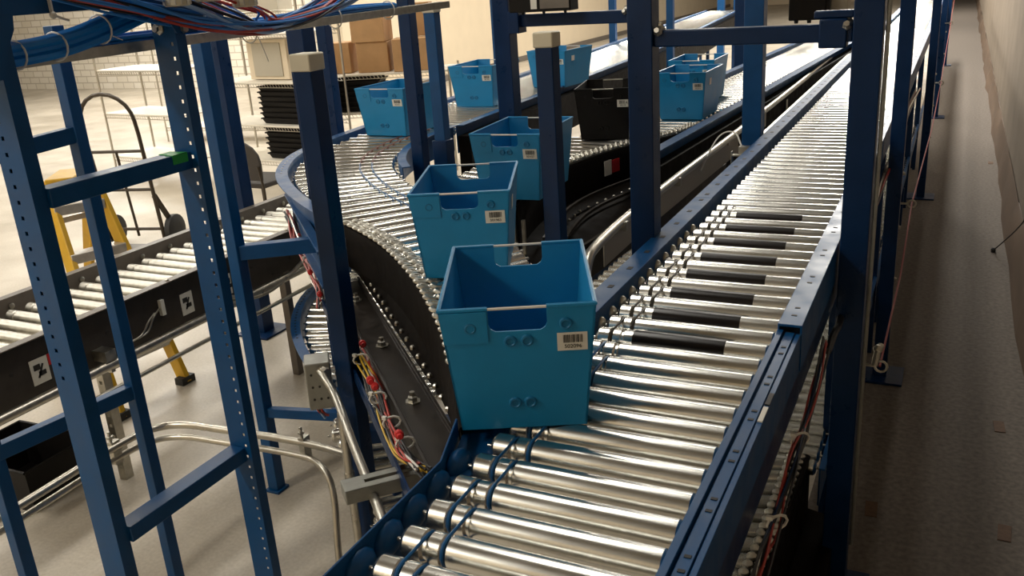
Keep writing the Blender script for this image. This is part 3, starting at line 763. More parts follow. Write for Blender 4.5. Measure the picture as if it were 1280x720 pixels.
post('steel_post', 'slim blue leg with two cross ties, standing left of the wide curve', -2.385, 2.44, .050, 1.85, m=BLUE, plate=.07, extra=xp2)
post('steel_post', 'thick navy post on a square plate, beyond the low roller lane', -3.66, 3.86, .09, 2.6, plate=.24)
def portal(label, xa, xb, y, w, zb, hb, top, grp=None):
    r = thing('portal_frame', label, 'frame', ((xa + xb) / 2, y, 0), grp)
    for x in (xa, xb): obj('post', tube_post(MB(), x, y, w, 0, top), NAVY, r, .003)
    obj('crossbar', MB().b2(xa + w / 2, xb - w / 2, y - .022, y + .022, zb - hb / 2, zb + hb / 2), NAVY, r, .004)
    mb = MB()
    for x, s in ((xa + w / 2 + .015, 1), (xb - w / 2 - .015, -1)):
        mb.lathe([(0, .014), (.005, .014), (.012, .008), (.02, .008)], (x, y - .023, zb + .02), (0, -1, .3), 6)
        mb.lathe([(0, .014), (.005, .014), (.012, .008), (.02, .008)], (x, y, zb + hb / 2), (0, 0, 1), 6)
    obj('bolt', mb, STEELD, r)
    return r
pf = portal('navy portal frame over the main lane, its left post the thick one', -.824, -.213, 2.58, .074, 1.752, .046, 2.7)
obj('base_plate', MB().b2(-.32, -.11, 2.48, 2.69, 0, .012), NAVY, pf)
mb = MB().box((-.30, 2.58, 1.752), (.07, .06, .075)).box((-.30, 2.575, 1.80), (.10, .03, .02)); obj('clamp', mb, NAVY, pf, .004)
obj('conduit', MB().tube([(-.166, 2.56, .2), (-.166, 2.56, 2.6)], .006, 8), GREYBOX, pf)
mb = MB()
for z in (.35, .6, .83, 1.05, 1.3, 1.6, 1.75): mb.lathe([(0, .009), (.005, .009), (.009, .005)], (-.172, 2.61, z), (1, 0, 0), 6)
obj('bolt', mb, STEELD, pf)
pf2 = portal('navy portal frame over the middle lane, between back left totes and black tote', -1.955, -1.29, 3.98, .085, 1.745, .056, 2.7)
obj('bracket', MB().b2(-1.913, -1.86, 3.93, 4.02, 1.69, 1.79), NAVY, pf2, .003)
def eye(mb, x, y, z):
    mb.tube([(x - .045, y, z), (x, y, z)], .005, 6); c = Vector((x + .018, y, z))
    mb.tube([c + Vector((math.cos(a) * .017, 0, math.sin(a) * .017)) for a in [2 * PI * k / 12 for k in range(12)]], .004, 6, True)
    return mb
EYES = [(-.13, 2.60, .80), (-.125, 4.35, .86), (-.11, 8.0, .93), (-.11, 12.0, 1.1)]
pw = .062
for i, (x, y, lab) in enumerate(((-.205, 4.3, 'navy aisle post on a wide floor plate, second along the aisle'), (-.175, 7.95, 'navy aisle post, third along the aisle, thinner with distance'),
                                 (-.18, 12.0, 'fourth navy post along the aisle, near its far end'), (-.19, 17.5, 'fifth navy post along the aisle, farthest off'))):
    r = post('aisle_post', lab, x, y, pw, 2.7, plate=.21)
    if i < 3:
        e = EYES[i + 1]; obj('eye_bolt', eye(MB(), x + .06, e[1] - .04, e[2]), STEELD, r)
        mb = MB()
        for z in (.5, .75, 1.0): mb.lathe([(0, .01), (.01, .007)], (x + pw / 2, y, z), (1, 0, 0), 6)
        obj('bolt', mb, STEELD, r)
obj('eye_bolt', eye(MB(), -.14, 2.60, .80), STEELD, pf)
post('steel_post', 'bright blue post left of the main lane, behind the portal frame', -.845, 4.32, .088, 2.7, m=BLUE)
post('steel_post', 'thin blue post against the cream wall, left of the thick-posted frames', -4.02, 8.0, .075, 3.2, m=BLUE)
post('steel_post', 'left one of two thin blue posts by the last tote on the back lane', -3.62, 10.2, .075, 3.2, m=BLUE)
post('steel_post', 'right one of two thin blue posts by the last tote on the back lane', -3.60, 10.9, .11, 3.2, m=BLUE)
post('steel_post', 'blue post rising from the bright empty rollers at the back', -2.49, 8.64, .065, 3.2, m=BLUE)
post('steel_post', 'blue post at the far middle lane, above the portal crossbar', -1.9, 9.0, .10, 3.2, m=NAVY)
post('steel_post', 'pair of far blue posts seen high between lanes, the left one', -3.95, 17.0, .12, 3.2, m=BLUE)
post('steel_post', 'pair of far blue posts seen high between lanes, the right one', -3.7, 17.2, .12, 3.2, m=BLUE)

cord = MB().tube([(-.125, 2.60, .80), (-.118, 3.4, .82), (-.127, 4.31, .86), (-.105, 6.2, .87), (-.10, 7.96, .93), (-.105, 11.96, 1.1), (-.12, 17, 1.25)], .0035, 6)
tag(obj('pull_cord', cord, REDCORD), 'red emergency pull cord strung along the aisle posts', 'cord')
mb = MB().tube([(-.14, 2.60, .80), (-.135, 2.61, .84), (-.128, 2.64, .85)], .010, 8); mb.ball((-.135, 2.62, .845), .014)
tag(obj('cord_clamp', mb, STEELD), 'small metal clamp at the near end of the red pull cord', 'clamp')

# ------------------------------------------------------------------ tray, cables
tray = MB().sweep([(-.022, 1.812), (.022, 1.812), (.022, 1.840), (.018, 1.840), (.018, 1.816), (-.018, 1.816), (-.018, 1.840), (-.022, 1.840)], [(-2.03, 1.25, 0), (-2.03, 3.56, .022)])
tag(obj('cable_tray', tray, STEELD, None, .001), 'grey metal channel carrying the cables between blue posts, top left', 'cable tray')
def cable(name, pts, r, m, label, cat='cable', group=None, seg=7):
    return tag(obj(name, MB().tube(smooth(pts, 3), r, seg), m), label, cat, group)
for k in range(9):
    dx, dz = [(0, 0), (.021, 0), (-.021, 0), (.0105, .0185), (-.0105, .0185), (.0105, -.0185), (-.0105, -.0185), (.028, .016), (.028, -.016)][k]
    cable('network_cable', [(-2.0 + dx, .9, 1.83 + dz), (-2.0 + dx, 1.38, 1.846 + dz), (-2.0 + dx, 1.54, 1.853 + dz), (-2.0 + dx, 1.64, 1.870 + dz), (-2.0 + dx, 1.74, 1.895 + dz), (-2.0 + dx, 1.85, 1.925 + dz), (-2.0 + dx, 1.98, 1.955 + dz)], .0104, NETC,
          'thick light blue cable in the tied bundle at top left', 'cable', 'light blue cables in the bundle at top left')
for k in range(7):
    dx, dz = [(0, 0), (.012, 0), (-.012, 0), (.006, .010), (-.006, .010), (.015, .012), (0, .018)][k]
    cable('network_cable', [(-2.03 + dx, 1.35, 1.845 + dz), (-2.03 + dx, 2.2, 1.848 + dz), (-2.03 + dx, 2.55, 1.856 + dz), (-2.03 + dx, 2.9, 1.862 + dz), (-2.03 + dx * .6, 3.15, 1.862 + dz * .6)], .0058, NETC,
          'thick light blue cable lying in the grey tray', 'cable', 'light blue cables lying in the tray')
cols = [(REDW, 'dark red'), (BLUEW, 'blue'), (LBLUEW, 'pale blue'), (BLKW, 'black')]
rr = random.Random(4)
for k in range(44):
    m, cn = cols[rr.choice((0, 0, 1, 1, 2, 3, 3))]
    j = lambda s: rr.uniform(-s, s)
    y0 = 1.60 + rr.random() * .45 if k % 2 else 1.60 + rr.random() * .12
    x = -1.90 + j(.045); zz = 1.0
    drop = rr.random() * .034
    pts = [(x + j(.01), y0 - .10, 1.965 + rr.random() * .04), (x + j(.02), y0 + .10, 1.928 - drop * .3 + j(.006)), (x + j(.02), max(y0 + .22, 1.98 + j(.06)), 1.892 - drop + j(.008)),
           (x + j(.02), 2.20 + j(.07), 1.858 - drop * .8 + j(.012)), (x + j(.02), 2.42 + j(.05), 1.872 - drop * .5 + j(.01)), (x + j(.02), 2.60 + j(.05), 1.905 + j(.012)), (x + j(.02), 2.85, 1.99 + j(.02))]
    cable('loom_wire', pts, rr.uniform(.0034, .0050), m, cn + ' wire in the tangled loom sagging at top left', 'wire', cn + ' wires in the loom at top left', 6)
for (y, gz, lab) in ((1.83, 1.929, 'left'), (1.944, 1.935, 'middle'), (2.086, 1.913, 'right')):
    gx = -1.845
    r = thing('cable_gland', 'ivory ribbed cable gland above the wire loom, ' + lab + ' one of three', 'gland', (gx, y, gz))
    obj('body', MB().lathe([(0, .030), (.004, .034), (.05, .034), (.07, .03), (.12, .03)], (gx, y, gz), (0, 0, 1), 18), CAPM, r)
    mb = MB()
    for z in (gz + .012, gz + .024, gz + .036): mb.lathe([(0, .0348), (.002, .0348)], (gx, y, z), (0, 0, 1), 18)
    for a in range(14): mb.bar((gx + .0345 * math.cos(a * .449), y + .0345 * math.sin(a * .449), gz + .004), (gx + .0345 * math.cos(a * .449), y + .0345 * math.sin(a * .449), gz + .05), .002, .002)
    obj('rib', mb, ALU, r)
def tie(x, y, z, rx, rz, lab, tail=0):
    mb = MB().tube([(x + rx * math.cos(a), y, z + rz * math.sin(a)) for a in [2 * PI * k / 16 for k in range(16)]], .0026, 6, True)
    if tail: mb.bar((x + rx, y, z - rz * .5), (x + rx + .01, y + .02, z - tail), .004, .002)
    tag(obj('cable_tie', mb, WHTW), lab, 'cable tie')
tie(-1.997, 1.445, 1.847, .043, .034, 'white cable tie at the left end of the light blue bundle')
tie(-1.997, 1.56, 1.856, .043, .034, 'white cable tie in the middle of the light blue bundle')
tie(-1.997, 1.70, 1.886, .043, .036, 'white cable tie where the light blue bundle bends upward', .03)
tie(-2.03, 2.75, 1.845, .032, .036, 'white cable tie on the cables at the right part of the tray')
tie(-2.03, 3.10, 1.852, .032, .034, 'white cable tie near the right end of the tray cables')
tie(-2.02, 2.28, 1.840, .035, .04, 'white cable tie hanging over the capped post', .10)
mb = MB().ball((-1.943, 1.53, 1.93), .009).bar((-1.945, 1.53, 2.0), (-1.945, 1.53, 1.93), .010, .004).bar((-1.943, 1.53, 1.93), (-1.943, 1.57, 1.915), .008, .004)
tag(obj('tie_mount', mb, WHTW), 'white tie mount on the blue bar, top left corner', 'mount')

# ------------------------------------------------------------------ conduit and junction box
jb = thing('junction_box', 'grey steel junction box left of the capped post at the wired curve', 'box', (-1.64, 1.95, .755))
M = Matrix.Rotation(math.radians(38), 3, 'Z')
obj('body', MB().box((-1.645, 1.93, .835), (.075, .085, .15), M=M), GREYBOX, jb, .004)
mb = MB(); c = Vector((-1.645, 1.93, .835))
for dx in (-.02, 0, .02):
    for dz in (-.04, .0, .04): q = c + M @ Vector((dx, -.0425, dz)); mb.lathe([(0, .004), (.002, .0035)], q, M @ Vector((0, -1, 0)), 8)
obj('knockout', mb, INK, jb)
tag(obj('steel_conduit', MB().tube(smooth([(-1.61, 1.895, .885), (-1.57, 1.87, .88), (-1.515, 1.84, .845), (-1.40, 1.73, .80), (-1.10, 1.42, .845), (-.90, 1.22, .84)], 3), .012, 12), PIPE), 'bent steel conduit from the junction box down to the main lane', 'conduit')
mb = MB().lathe([(0, .017), (.02, .017), (.03, .014)], (-1.61, 1.905, .885), (.9, -.35, 0), 8)
tag(obj('conduit_fitting', mb, PIPE), 'steel fitting where the bent conduit leaves the junction box', 'fitting')
tag(obj('steel_conduit', MB().tube([(-1.552, 1.895, .76), (-1.555, 1.893, .0)], .013, 12).tube([(-1.5534, 1.895, .56), (-1.5534, 1.895, .53)], .016, 12), PIPE), 'straight vertical conduit dropping from the junction box', 'conduit')
br = MB()
P0, P1 = Vector((-1.165, 1.44, .85)), Vector((-1.04, 1.575, .85)); d = (P1 - P0).normalized(); n = Vector((d.y, -d.x, 0))
L = (P1 - P0).length + .06
Mx = Matrix((d, -n, Vector((0, 0, 1)))).transposed(); cc = (P0 + P1) / 2
def lb(a, b, c_, dd): br.box(cc + Mx @ Vector(a), b, M=Mx)
hw = .028
lb((0, .018, .016), (L, .022, .003), 0, 0); lb((0, -.018, .016), (L, .022, .003), 0, 0)
lb((-L / 2 + .025, 0, .016), (.05, .016, .003), 0, 0); lb((L / 2 - .025, 0, .016), (.05, .016, .003), 0, 0)
lb((0, -.0275, 0), (L, .003, .035), 0, 0); lb((0, .0275, 0), (L, .003, .035), 0, 0); lb((-L / 2, 0, 0), (.003, .056, .035), 0, 0)
tag(obj('slotted_bracket', br, GREYBOX, None, .001), 'slotted grey steel bracket just below the left rail, over the bent conduit', 'bracket')
lowp = [(-2.47, .6, .50), (-2.478, 1.0, .50), (-2.49, 1.43, .50), (-2.51, 1.84, .50), (-2.49, 1.99, .50), (-2.40, 2.05, .50), (-2.25, 2.06, .50), (-1.887, 2.09, .50), (-1.62, 2.06, .50)]
tag(obj('steel_conduit', MB().tube(smooth(lowp, 3), .0135, 12), PIPE), 'upper of two low steel pipes curving across the floor at left', 'conduit')
lowq = [(x - .005, y - .01, .455) for x, y, z in lowp[:-2]] + [(-1.90, 2.075, .455), (-1.80, 2.06, .45), (-1.735, 2.03, .38), (-1.70, 1.96, .2), (-1.68, 1.93, 0)]
tag(obj('steel_conduit', MB().tube(smooth(lowq, 3), .0115, 12), PIPE), 'lower of two low steel pipes, bending down to the floor at right', 'conduit')
for (x, y, lab) in ((-1.886, 2.09, 'pipe clamp with a bolt joining the two low pipes at right'), (-2.512, 1.84, 'pipe clamp holding the two low pipes at the slotted strut')):
    mb = MB().box((x, y, .478), (.022, .034, .085)).bar((x, y - .01, .52), (x, y - .01, .56), .008, .008).lathe([(0, .012), (.008, .012)], (x, y - .01, .535), (0, 0, 1), 6)
    tag(obj('pipe_clamp', mb, STEELD), lab, 'clamp')
# slotted strut
st = MB(); X, Y_ = -3.09, 2.27
perforated(st, X - .0205, X + .0205, Y_, 0, .56, X, .05, .06, .54, .016); st.b2(X - .0205, X - .0175, Y_ + .003, Y_ + .04, 0, .56); st.b2(X + .0175, X + .0205, Y_ + .003, Y_ + .04, 0, .56)
tag(obj('slotted_strut', st, STEELD), 'upright slotted steel strut behind the left frame, carrying the low pipes', 'strut')
for z, y0, y1, r, lab in ((.56, .8, 3.62, .020, 'thick steel pipe slung along the low roller lane'), (.455, .8, 3.60, .010, 'thin steel pipe below the thick one along the low lane')):
    tag(obj('steel_conduit', MB().tube([(-2.97, y0, z), (-2.97, y1, z + .02)], r, 12), PIPE), lab, 'conduit')
pr = smooth([(-.985, 2.45, 1.02), (-1.0, 2.52, 1.08), (-1.01, 2.60, 1.10), (-1.03, 3.1, 1.10), (-1.00, 4.85, 1.10), (-.985, 8, 1.10), (-.98, 12, 1.10)], 2)
tag(obj('steel_conduit', MB().tube(pr, .017, 12), PIPE), 'steel pipe running along the left of the main lane, upper one', 'conduit')
tag(obj('steel_conduit', MB().tube([(-.88, 4.5, 1.08), (-.885, 12, 1.08)], .013, 10), PIPE), 'steel pipe hugging the left rail of the main lane, beyond the bright post', 'conduit')
tag(obj('steel_conduit', MB().tube(smooth([(-2.97, 2.88, .64), (-2.965, 2.95, .615), (-2.96, 3.02, .575), (-2.96, 3.17, .55), (-2.96, 3.33, .572), (-2.97, 3.54, .635)], 3), .011, 10), PIPE), 'sagging bent conduit below the end of the low roller lane', 'conduit')

gp = thing('guard_panel', 'tan sheet panel hanging under the steel pipe left of the main lane', 'panel', (-1.03, 3.7, .90))
obj('sheet', MB().sweep([(-.002, .985), (.002, .985), (.002, 1.082), (-.002, 1.082)], [(-1.03, 2.75), (-1.035, 3.15), (-1.005, 4.75)]), BULKHEAD, gp)
mb = MB()
for y in (2.9, 3.6, 4.5): mb.b2(-1.028, -.998, y, y + .02, 1.07, 1.105)
obj('clamp', mb, STEELD, gp)
# ------------------------------------------------------------------ wiring on the curve and right rail
def harness(name, label, pts, mats, n, r=.0035, spread=.014, conn=(), ties=()):
    root = thing(name, label, 'wiring', pts[0])
    q = random.Random(len(pts) * 7 + n)
    for k in range(n):
        m, cn = mats[k % len(mats)]
        P = [(x + q.uniform(-spread, spread), y + q.uniform(-spread, spread), z + q.uniform(-spread, spread) * .6) for x, y, z in pts]
        obj('wire', MB().tube(smooth(P, 2), r, 5), m, root)['label'] = cn + ' wire'
    for (x, y, z) in conn:
        mb = MB().lathe([(0, .008), (.002, .011), (.022, .011), (.024, .007), (.034, .006)], (x, y, z), (.6, -.7, .2), 10)
        obj('connector', mb, REDM, root)['label'] = 'red plug'
    for (x, y, z) in ties:
        mb = MB().tube([(x + .016 * math.cos(a), y + .016 * math.cos(a), z + .016 * math.sin(a)) for a in [2 * PI * k / 10 for k in range(10)]], .003, 5, True).box((x - .012, y - .012, z + .016), (.012, .008, .008))
        obj('cable_tie', mb, WHTW, root)
    return root
WM = [(REDW, 'red'), (BLKW, 'black'), (YELW, 'yellow'), (BLKW, 'black'), (BLKW, 'black'), (REDW, 'red'), (BLKW, 'black'), (WHTW, 'white')]
harness('wire_harness', 'wire harness with red plugs hanging along the black-sided curve', [(-1.80, 2.26, .90), (-1.66, 2.12, .885), (-1.52, 1.98, .905), (-1.40, 1.87, .885), (-1.28, 1.73, .91), (-1.17, 1.62, .885), (-1.08, 1.53, .90), (-1.01, 1.49, .90)], WM, 20, .0030, .021,
        conn=[(-1.545, 2.03, .93), (-1.36, 1.80, .94), (-1.34, 1.79, .93), (-1.13, 1.58, .93)], ties=[(-1.58, 2.03, .91), (-1.50, 1.955, .915), (-1.3, 1.745, .92), (-1.2, 1.655, .91), (-1.11, 1.575, .91)])
harness('wire_harness', 'tangle of wires with red plugs below the wide blue curve, at the low lane', [(-2.66, 3.08, 1.0), (-2.50, 2.93, .93), (-2.38, 2.81, .90), (-2.22, 2.67, .89), (-2.08, 2.52, .88), (-1.98, 2.42, .87)], [(REDW, 'red'), (BLKW, 'black'), (PIPE, 'grey'), (BLKW, 'black'), (REDW, 'red')], 10, .0045, .026,
        conn=[(-2.52, 2.96, .94), (-2.48, 2.90, .92), (-2.20, 2.62, .91), (-2.02, 2.44, .90)], ties=[(-2.44, 2.87, .92), (-2.3, 2.74, .91)])
harness('wire_harness', 'dark wires with white clips hanging outside the right rail of the main lane', [(-.235, 2.2, 1.03), (-.232, 2.0, .99), (-.235, 1.85, .96), (-.232, 1.7, .98), (-.23, 1.52, .93), (-.23, 1.35, .95), (-.228, 1.2, .92), (-.228, 1.0, .93)], [(REDW, 'red'), (BLKW, 'black'), (BLKW, 'black'), (NAVY, 'navy'), (BLKW, 'black')], 8, .0026, .014,
        ties=[(-.232, 1.78, .97), (-.23, 1.5, .94), (-.23, 1.28, .94), (-.228, 1.15, .93)])
mb = MB().box((-.226, 1.13, .93), (.02, .045, .03)).box((-.222, 1.10, .945), (.012, .02, .02)); tag(obj('wire_clip', mb, CAPM), 'ivory connector block on the wires outside the right rail', 'clip')
mb = MB().tube(smooth([(-.24, 2.75, 1.0), (-.235, 2.5, .95), (-.23, 2.35, 1.0), (-.235, 2.25, .98)], 2), .010, 8)
tag(obj('motor_cable', mb, BLKW), 'black motor cable looping outside the right rail, by the aisle post', 'cable')
harness('wire_harness', 'wires tucked under the main lane along the aisle, beyond the first aisle post', [(-.24, 3.0, 1.05), (-.235, 3.6, .98), (-.24, 4.2, 1.03), (-.235, 5.0, .98), (-.235, 6.0, 1.02), (-.235, 7.2, .98)], [(REDW, 'red'), (BLKW, 'black'), (PIPE, 'grey')], 6, .005, .02)
harness('wire_harness', 'small wires beside the grey junction box, under the blue cross tie', [(-1.72, 2.03, .80), (-1.73, 2.0, .75), (-1.71, 1.99, .70), (-1.72, 2.02, .66)], [(REDW, 'red'), (BLKW, 'black'), (LBLUEW, 'pale blue')], 5, .004, .012)
# little photo-eye with a white cable at the bright post
pe = thing('photo_sensor', 'small grey photo sensor with a looped white lead, by the bright blue post', 'sensor', (-.86, 4.12, 1.10))
obj('bracket', MB().b2(-.90, -.80, 4.10, 4.13, 1.10, 1.106).b2(-.90, -.896, 4.10, 4.13, 1.0, 1.12).b2(-.87, -.82, 4.12, 4.16, 1.106, 1.14), STEELD, pe)
obj('lead', MB().tube(smooth([(-.86, 4.14, 1.14), (-.90, 4.2, 1.2), (-.97, 4.2, 1.19), (-1.0, 4.1, 1.12), (-1.0, 3.95, 1.06)], 3), .004, 6), WHTW, pe)

# ------------------------------------------------------------------ units up on the frames
def unit(name, label, c, d, m, feet=True):
    r = thing(name, label, 'control box', (c[0], c[1], c[2] - d[2] / 2))
    obj('housing', MB().box(c, d), m, r, .004)
    if feet:
        mb = MB()
        for sx in (-.35, 0, .35): mb.lathe([(0, .008), (.012, .006)], (c[0] + sx * d[0], c[1], c[2] - d[2] / 2), (0, 0, -1), 8)
        obj('foot', mb, RUBBER, r)
    return r
u = unit('control_box', 'black control box above the crossbar over the main lane', (-.452, 3.2, 1.85), (.118, .10, .20), BTOTE)
obj('hanger', MB().b2(-.46, -.44, 3.19, 3.21, 1.94, 2.7), NAVY, u)
u = unit('control_box', 'pale control box beside the black one, right above the main lane', (-.362, 3.25, 1.84), (.055, .08, .24), BULKHEAD, False)
obj('hanger', MB().b2(-.37, -.35, 3.24, 3.26, 1.95, 2.7), NAVY, u)
u = unit('scanner_box', 'dark scanner box with white labels over the back lanes, top centre', (-1.705, 3.88, 1.862), (.30, .10, .15), BTOTE)
obj('hanger', MB().b2(-1.72, -1.69, 3.87, 3.90, 1.93, 2.7), NAVY, u)
obj('face_plate', MB().b2(-1.70, -1.56, 3.826, 3.831, 1.80, 1.93), GREYP, u)
p = obj('sticker', MB().b2(-1.745, -1.715, 3.826, 3.831, 1.80, 1.87), LABEL, u); p['label'] = 'white sticker'
u = unit('control_cabinet', 'tall pale cabinet right behind the thick post, above its crossbar', (-1.335, 4.5, 2.04), (.13, .13, .50), BULKHEAD, False)
obj('hanger', MB().b2(-1.355, -1.315, 4.48, 4.52, 2.28, 2.7), NAVY, u)

# ------------------------------------------------------------------ background things
# step ladder
sl = thing('step_ladder', 'yellow step ladder standing behind the low roller lane', 'ladder', (-3.9, 2.9, 0))
def srail(a, b, w=.07, t=.03): return MB().bar(a, b, t, w, up=(1, 0, .3))
top = 1.10
F = [(-3.58, 3.13, 0), (-3.575, 2.69, 0)]; T = [(-4.01, 3.175, top), (-4.15, 3.0, top)]
for a, b in zip(F, T): obj('rail', srail(a, b), YELLOW, sl, .004)
G = [(-4.50, 3.30, 0), (-4.25, 2.84, 0)]; H_ = [(-4.07, 3.19, top), (-4.20, 3.03, top)]
for a, b in zip(G, H_): obj('rear_leg', srail(a, b, .06, .025), YELLOW, sl, .004)
for t in (.22, .45, .67, .88):
    a = lerp(F[0], T[0], t); b = lerp(F[1], T[1], t); obj('step', MB().bar(a, b, .085, .05), ALU, sl, .003)
for t in (.2, .5, .8):
    a = lerp(G[0], H_[0], t); b = lerp(G[1], H_[1], t); obj('rear_brace', MB().bar(a, b, .02, .03), ALU, sl)
obj('top_cap', MB().box((-4.105, 3.10, top + .015), (.14, .28, .03), .65), YELLOW, sl, .006)
for p in F + G: obj('foot', MB().box((p[0], p[1], .02), (.06, .09, .04)), RUBBER, sl, .003)
# hand truck
ht = thing('hand_truck', 'brown-black two-wheel hand truck with a rounded top, behind the step ladder', 'hand truck', (-5.95, 5.2, 0))
wx = Vector((.97, .25, 0)).normalized(); wy = Vector((-.25, .97, 0)); base = Vector((-6.02, 5.10, 0))
def hp(a, z, o=0): return base + wx * a + wy * (o - z * .10) + Vector((0, 0, z))
arch = [hp(-.23, .05), hp(-.24, .95)] + [hp(-.235 * math.cos(PI * k / 10), 1.06 + .22 * math.sin(PI * k / 10)) for k in range(11)] + [hp(.24, .95), hp(.23, .05)]
obj('frame', MB().tube(arch, .016, 8), TRUCK, ht)
mb = MB()
for z in (.16, .50, .82): mb.tube([hp(-.235, z), hp(.235, z)], .013, 8)
obj('crossbar', mb, TRUCK, ht)
obj('centre_bar', MB().tube([hp(.0, .1), hp(.0, .82)], .011, 8), TRUCK, ht)
obj('toe_plate', MB().box(base + wy * -.10 + Vector((0, 0, .02)), (.42, .2, .012), math.atan2(wx.y, wx.x)), TRUCK, ht)
for s in (-1, 1):
    c = hp(.28 * s, .128, .10)
    obj('wheel', MB().lathe([(-.035, .05), (-.03, .11), (-.022, .127), (.022, .127), (.03, .11), (.035, .05)], c, wx, 20), RUBBER, ht)
    obj('wheel_guard', MB().bar(c + Vector((0, 0, .02)), hp(.235 * s, .45), .02, .04), TRUCK, ht)
obj('axle', MB().tube([hp(-.29, .128, .10), hp(.29, .128, .10)], .01, 8), STEELD, ht)
# chair
ch = thing('stacking_chair', 'dark round-backed chair between the low lane and the wire shelves', 'chair', (-5.25, 5.62, 0))
cx = Vector((.05, 1., 0)).normalized(); cy = Vector((-1., .05, 0)); cb = Vector((-5.22, 5.76, 0))     # cx: sideways, the sitter faces cx
def cp(a, b, z): return cb + cx * a + cy * b + Vector((0, 0, z))
poly = [(-.20, -.22), (.22, -.20), (.24, 0), (.22, .20), (-.20, .22)]
obj('seat', MB().prism(poly, .04, Matrix.Translation(cp(0, 0, .43)) @ Matrix((cx, cy, (0, 0, 1))).transposed().to_4x4()), CHAIRM, ch, .01)
n = 9; arcp = [(-.23, 0), (.23, 0), (.235, .12)] + [(.235 * math.cos(PI * k / 8), .15 + .17 * math.sin(PI * k / 8)) for k in range(9)] + [(-.235, .12)]
Mb = Matrix.Translation(cp(-.22, 0, .50)) @ Matrix((cy, Vector((0, 0, 1)), cx)).transposed().to_4x4()
obj('backrest', MB().prism(arcp, .025, Mb), CHAIRM, ch, .006)
for a, b in ((-.2, -.22), (-.2, .22), (.2, -.2), (.2, .2)):
    obj('leg', MB().tube([cp(a * 1.12, b * 1.06, 0), cp(a, b, .44)] + ([cp(a - .03, b, .62)] if a < 0 else []), .011, 8), TRUCK, ch)
# wire shelving
def shelving(label, cx_, cy_, length, depth, decks, ang, top_z, group=None):
    r = thing('wire_shelving', label, 'shelving', (cx_, cy_, 0), group); A = math.radians(ang); c, s = math.cos(A), math.sin(A)
    def q(a, b, z): return (cx_ + a * c - b * s, cy_ + a * s + b * c, z)
    for a in (-length / 2, length / 2):
        for b in (-depth / 2, depth / 2): obj('upright', MB().tube([q(a, b, 0), q(a, b, top_z)], .0125, 8), CHROME, r)
    for z in decks:
        d = obj('shelf', MB().box(q(0, 0, z), (length, depth, .012), A), WHITEP, r)
        mb = MB()
        for b in (-depth / 2, depth / 2):
            mb.tube([q(-length / 2, b, z - .01), q(length / 2, b, z - .01)], .004, 6).tube([q(-length / 2, b, z - .045), q(length / 2, b, z - .045)], .004, 6)
            k = -length / 2
            while k < length / 2: mb.bar(q(k, b, z - .01), q(k + .02, b, z - .045), .004, .004); k += .04
        obj('wire_truss', mb, CHROME, d)
    return q
SA = -12
qR = shelving('wire shelving unit with white decks and black tote stacks, left of the cardboard boxes', -6.33, 7.42, 1.42, .55, (.30, .66, 1.09, 1.56), -6, 1.9)
qL = shelving('empty wire shelving unit behind the hand truck, left of the stacked one', -7.85, 7.3, 1.30, .55, (.30, .78, 1.25), -6, 1.75)
qB = shelving('wire shelving unit carrying the cardboard boxes', -5.55, 8.35, 1.45, .62, (.66, 1.06), 20, 1.1)
# stacks of nested black totes
nest = None
def nested(label, grp, first):
    global nest
    r = thing('nested_tote', label, 'tote', (0, 0, 0), grp)
    mb = MB(); w, l, h = .60, .40, .05
    for s in (-1, 1): mb.hexa([(s * w / 2, -l / 2, h), (s * (w / 2 - .006), -l / 2, h), (s * (w / 2 - .006), l / 2, h), (s * w / 2, l / 2, h), (s * w / 2 * .92, -l / 2 * .92, 0), (s * (w / 2 * .92 - .006), -l / 2 * .92, 0), (s * (w / 2 * .92 - .006), l / 2 * .92, 0), (s * w / 2 * .92, l / 2 * .92, 0)])
    for s in (-1, 1): mb.hexa([(-w / 2, s * l / 2, h), (-w / 2, s * (l / 2 - .006), h), (w / 2, s * (l / 2 - .006), h), (w / 2, s * l / 2, h), (-w / 2 * .92, s * l / 2 * .92, 0), (-w / 2 * .92, s * (l / 2 * .92 - .006), 0), (w / 2 * .92, s * (l / 2 * .92 - .006), 0), (w / 2 * .92, s * l / 2 * .92, 0)])
    mb.box((0, 0, .004), (w * .92, l * .92, .008))
    obj('body', mb, BTOTE, r)
    mb = MB()
    for s in (-1, 1): mb.tube([(-w / 2 - .012, s * l / 2, h), (w / 2 + .012, s * l / 2, h)], .008, 6).tube([(s * (w / 2 + .008), -l / 2, h), (s * (w / 2 + .008), l / 2, h)], .008, 6)
    obj('rim', mb, BTOTE, r)
    nest = r
nested('black tote in the stack on the middle deck of the wire shelving', 'black totes stacked on the middle deck', True)
stack = 0
for z0, cnt, lab, grp, dx in ((.672, 7, 'black tote in the stack on the middle deck of the wire shelving', 'black totes stacked on the middle deck', .25), (.312, 6, 'black tote in the stack on the low deck of the wire shelving', 'black totes stacked on the low deck', .27)):
    for k in range(cnt):
        loc = qR(dx, 0, z0 + k * .053); rz = math.radians(-6 + random.uniform(-1.5, 1.5))
        if stack == 0: nest.location = loc; nest.rotation_euler = (0, 0, rz)
        else: dup(nest, loc, rz, lab, grp)
        stack += 1
stack = 0
for k in range(7): dup(nest, qB(-.35, -.04, .672 + k * .053), math.radians(20 + random.uniform(-1.5, 1.5)), 'black tote in the stack under the cardboard boxes', 'black totes stacked under the boxes')
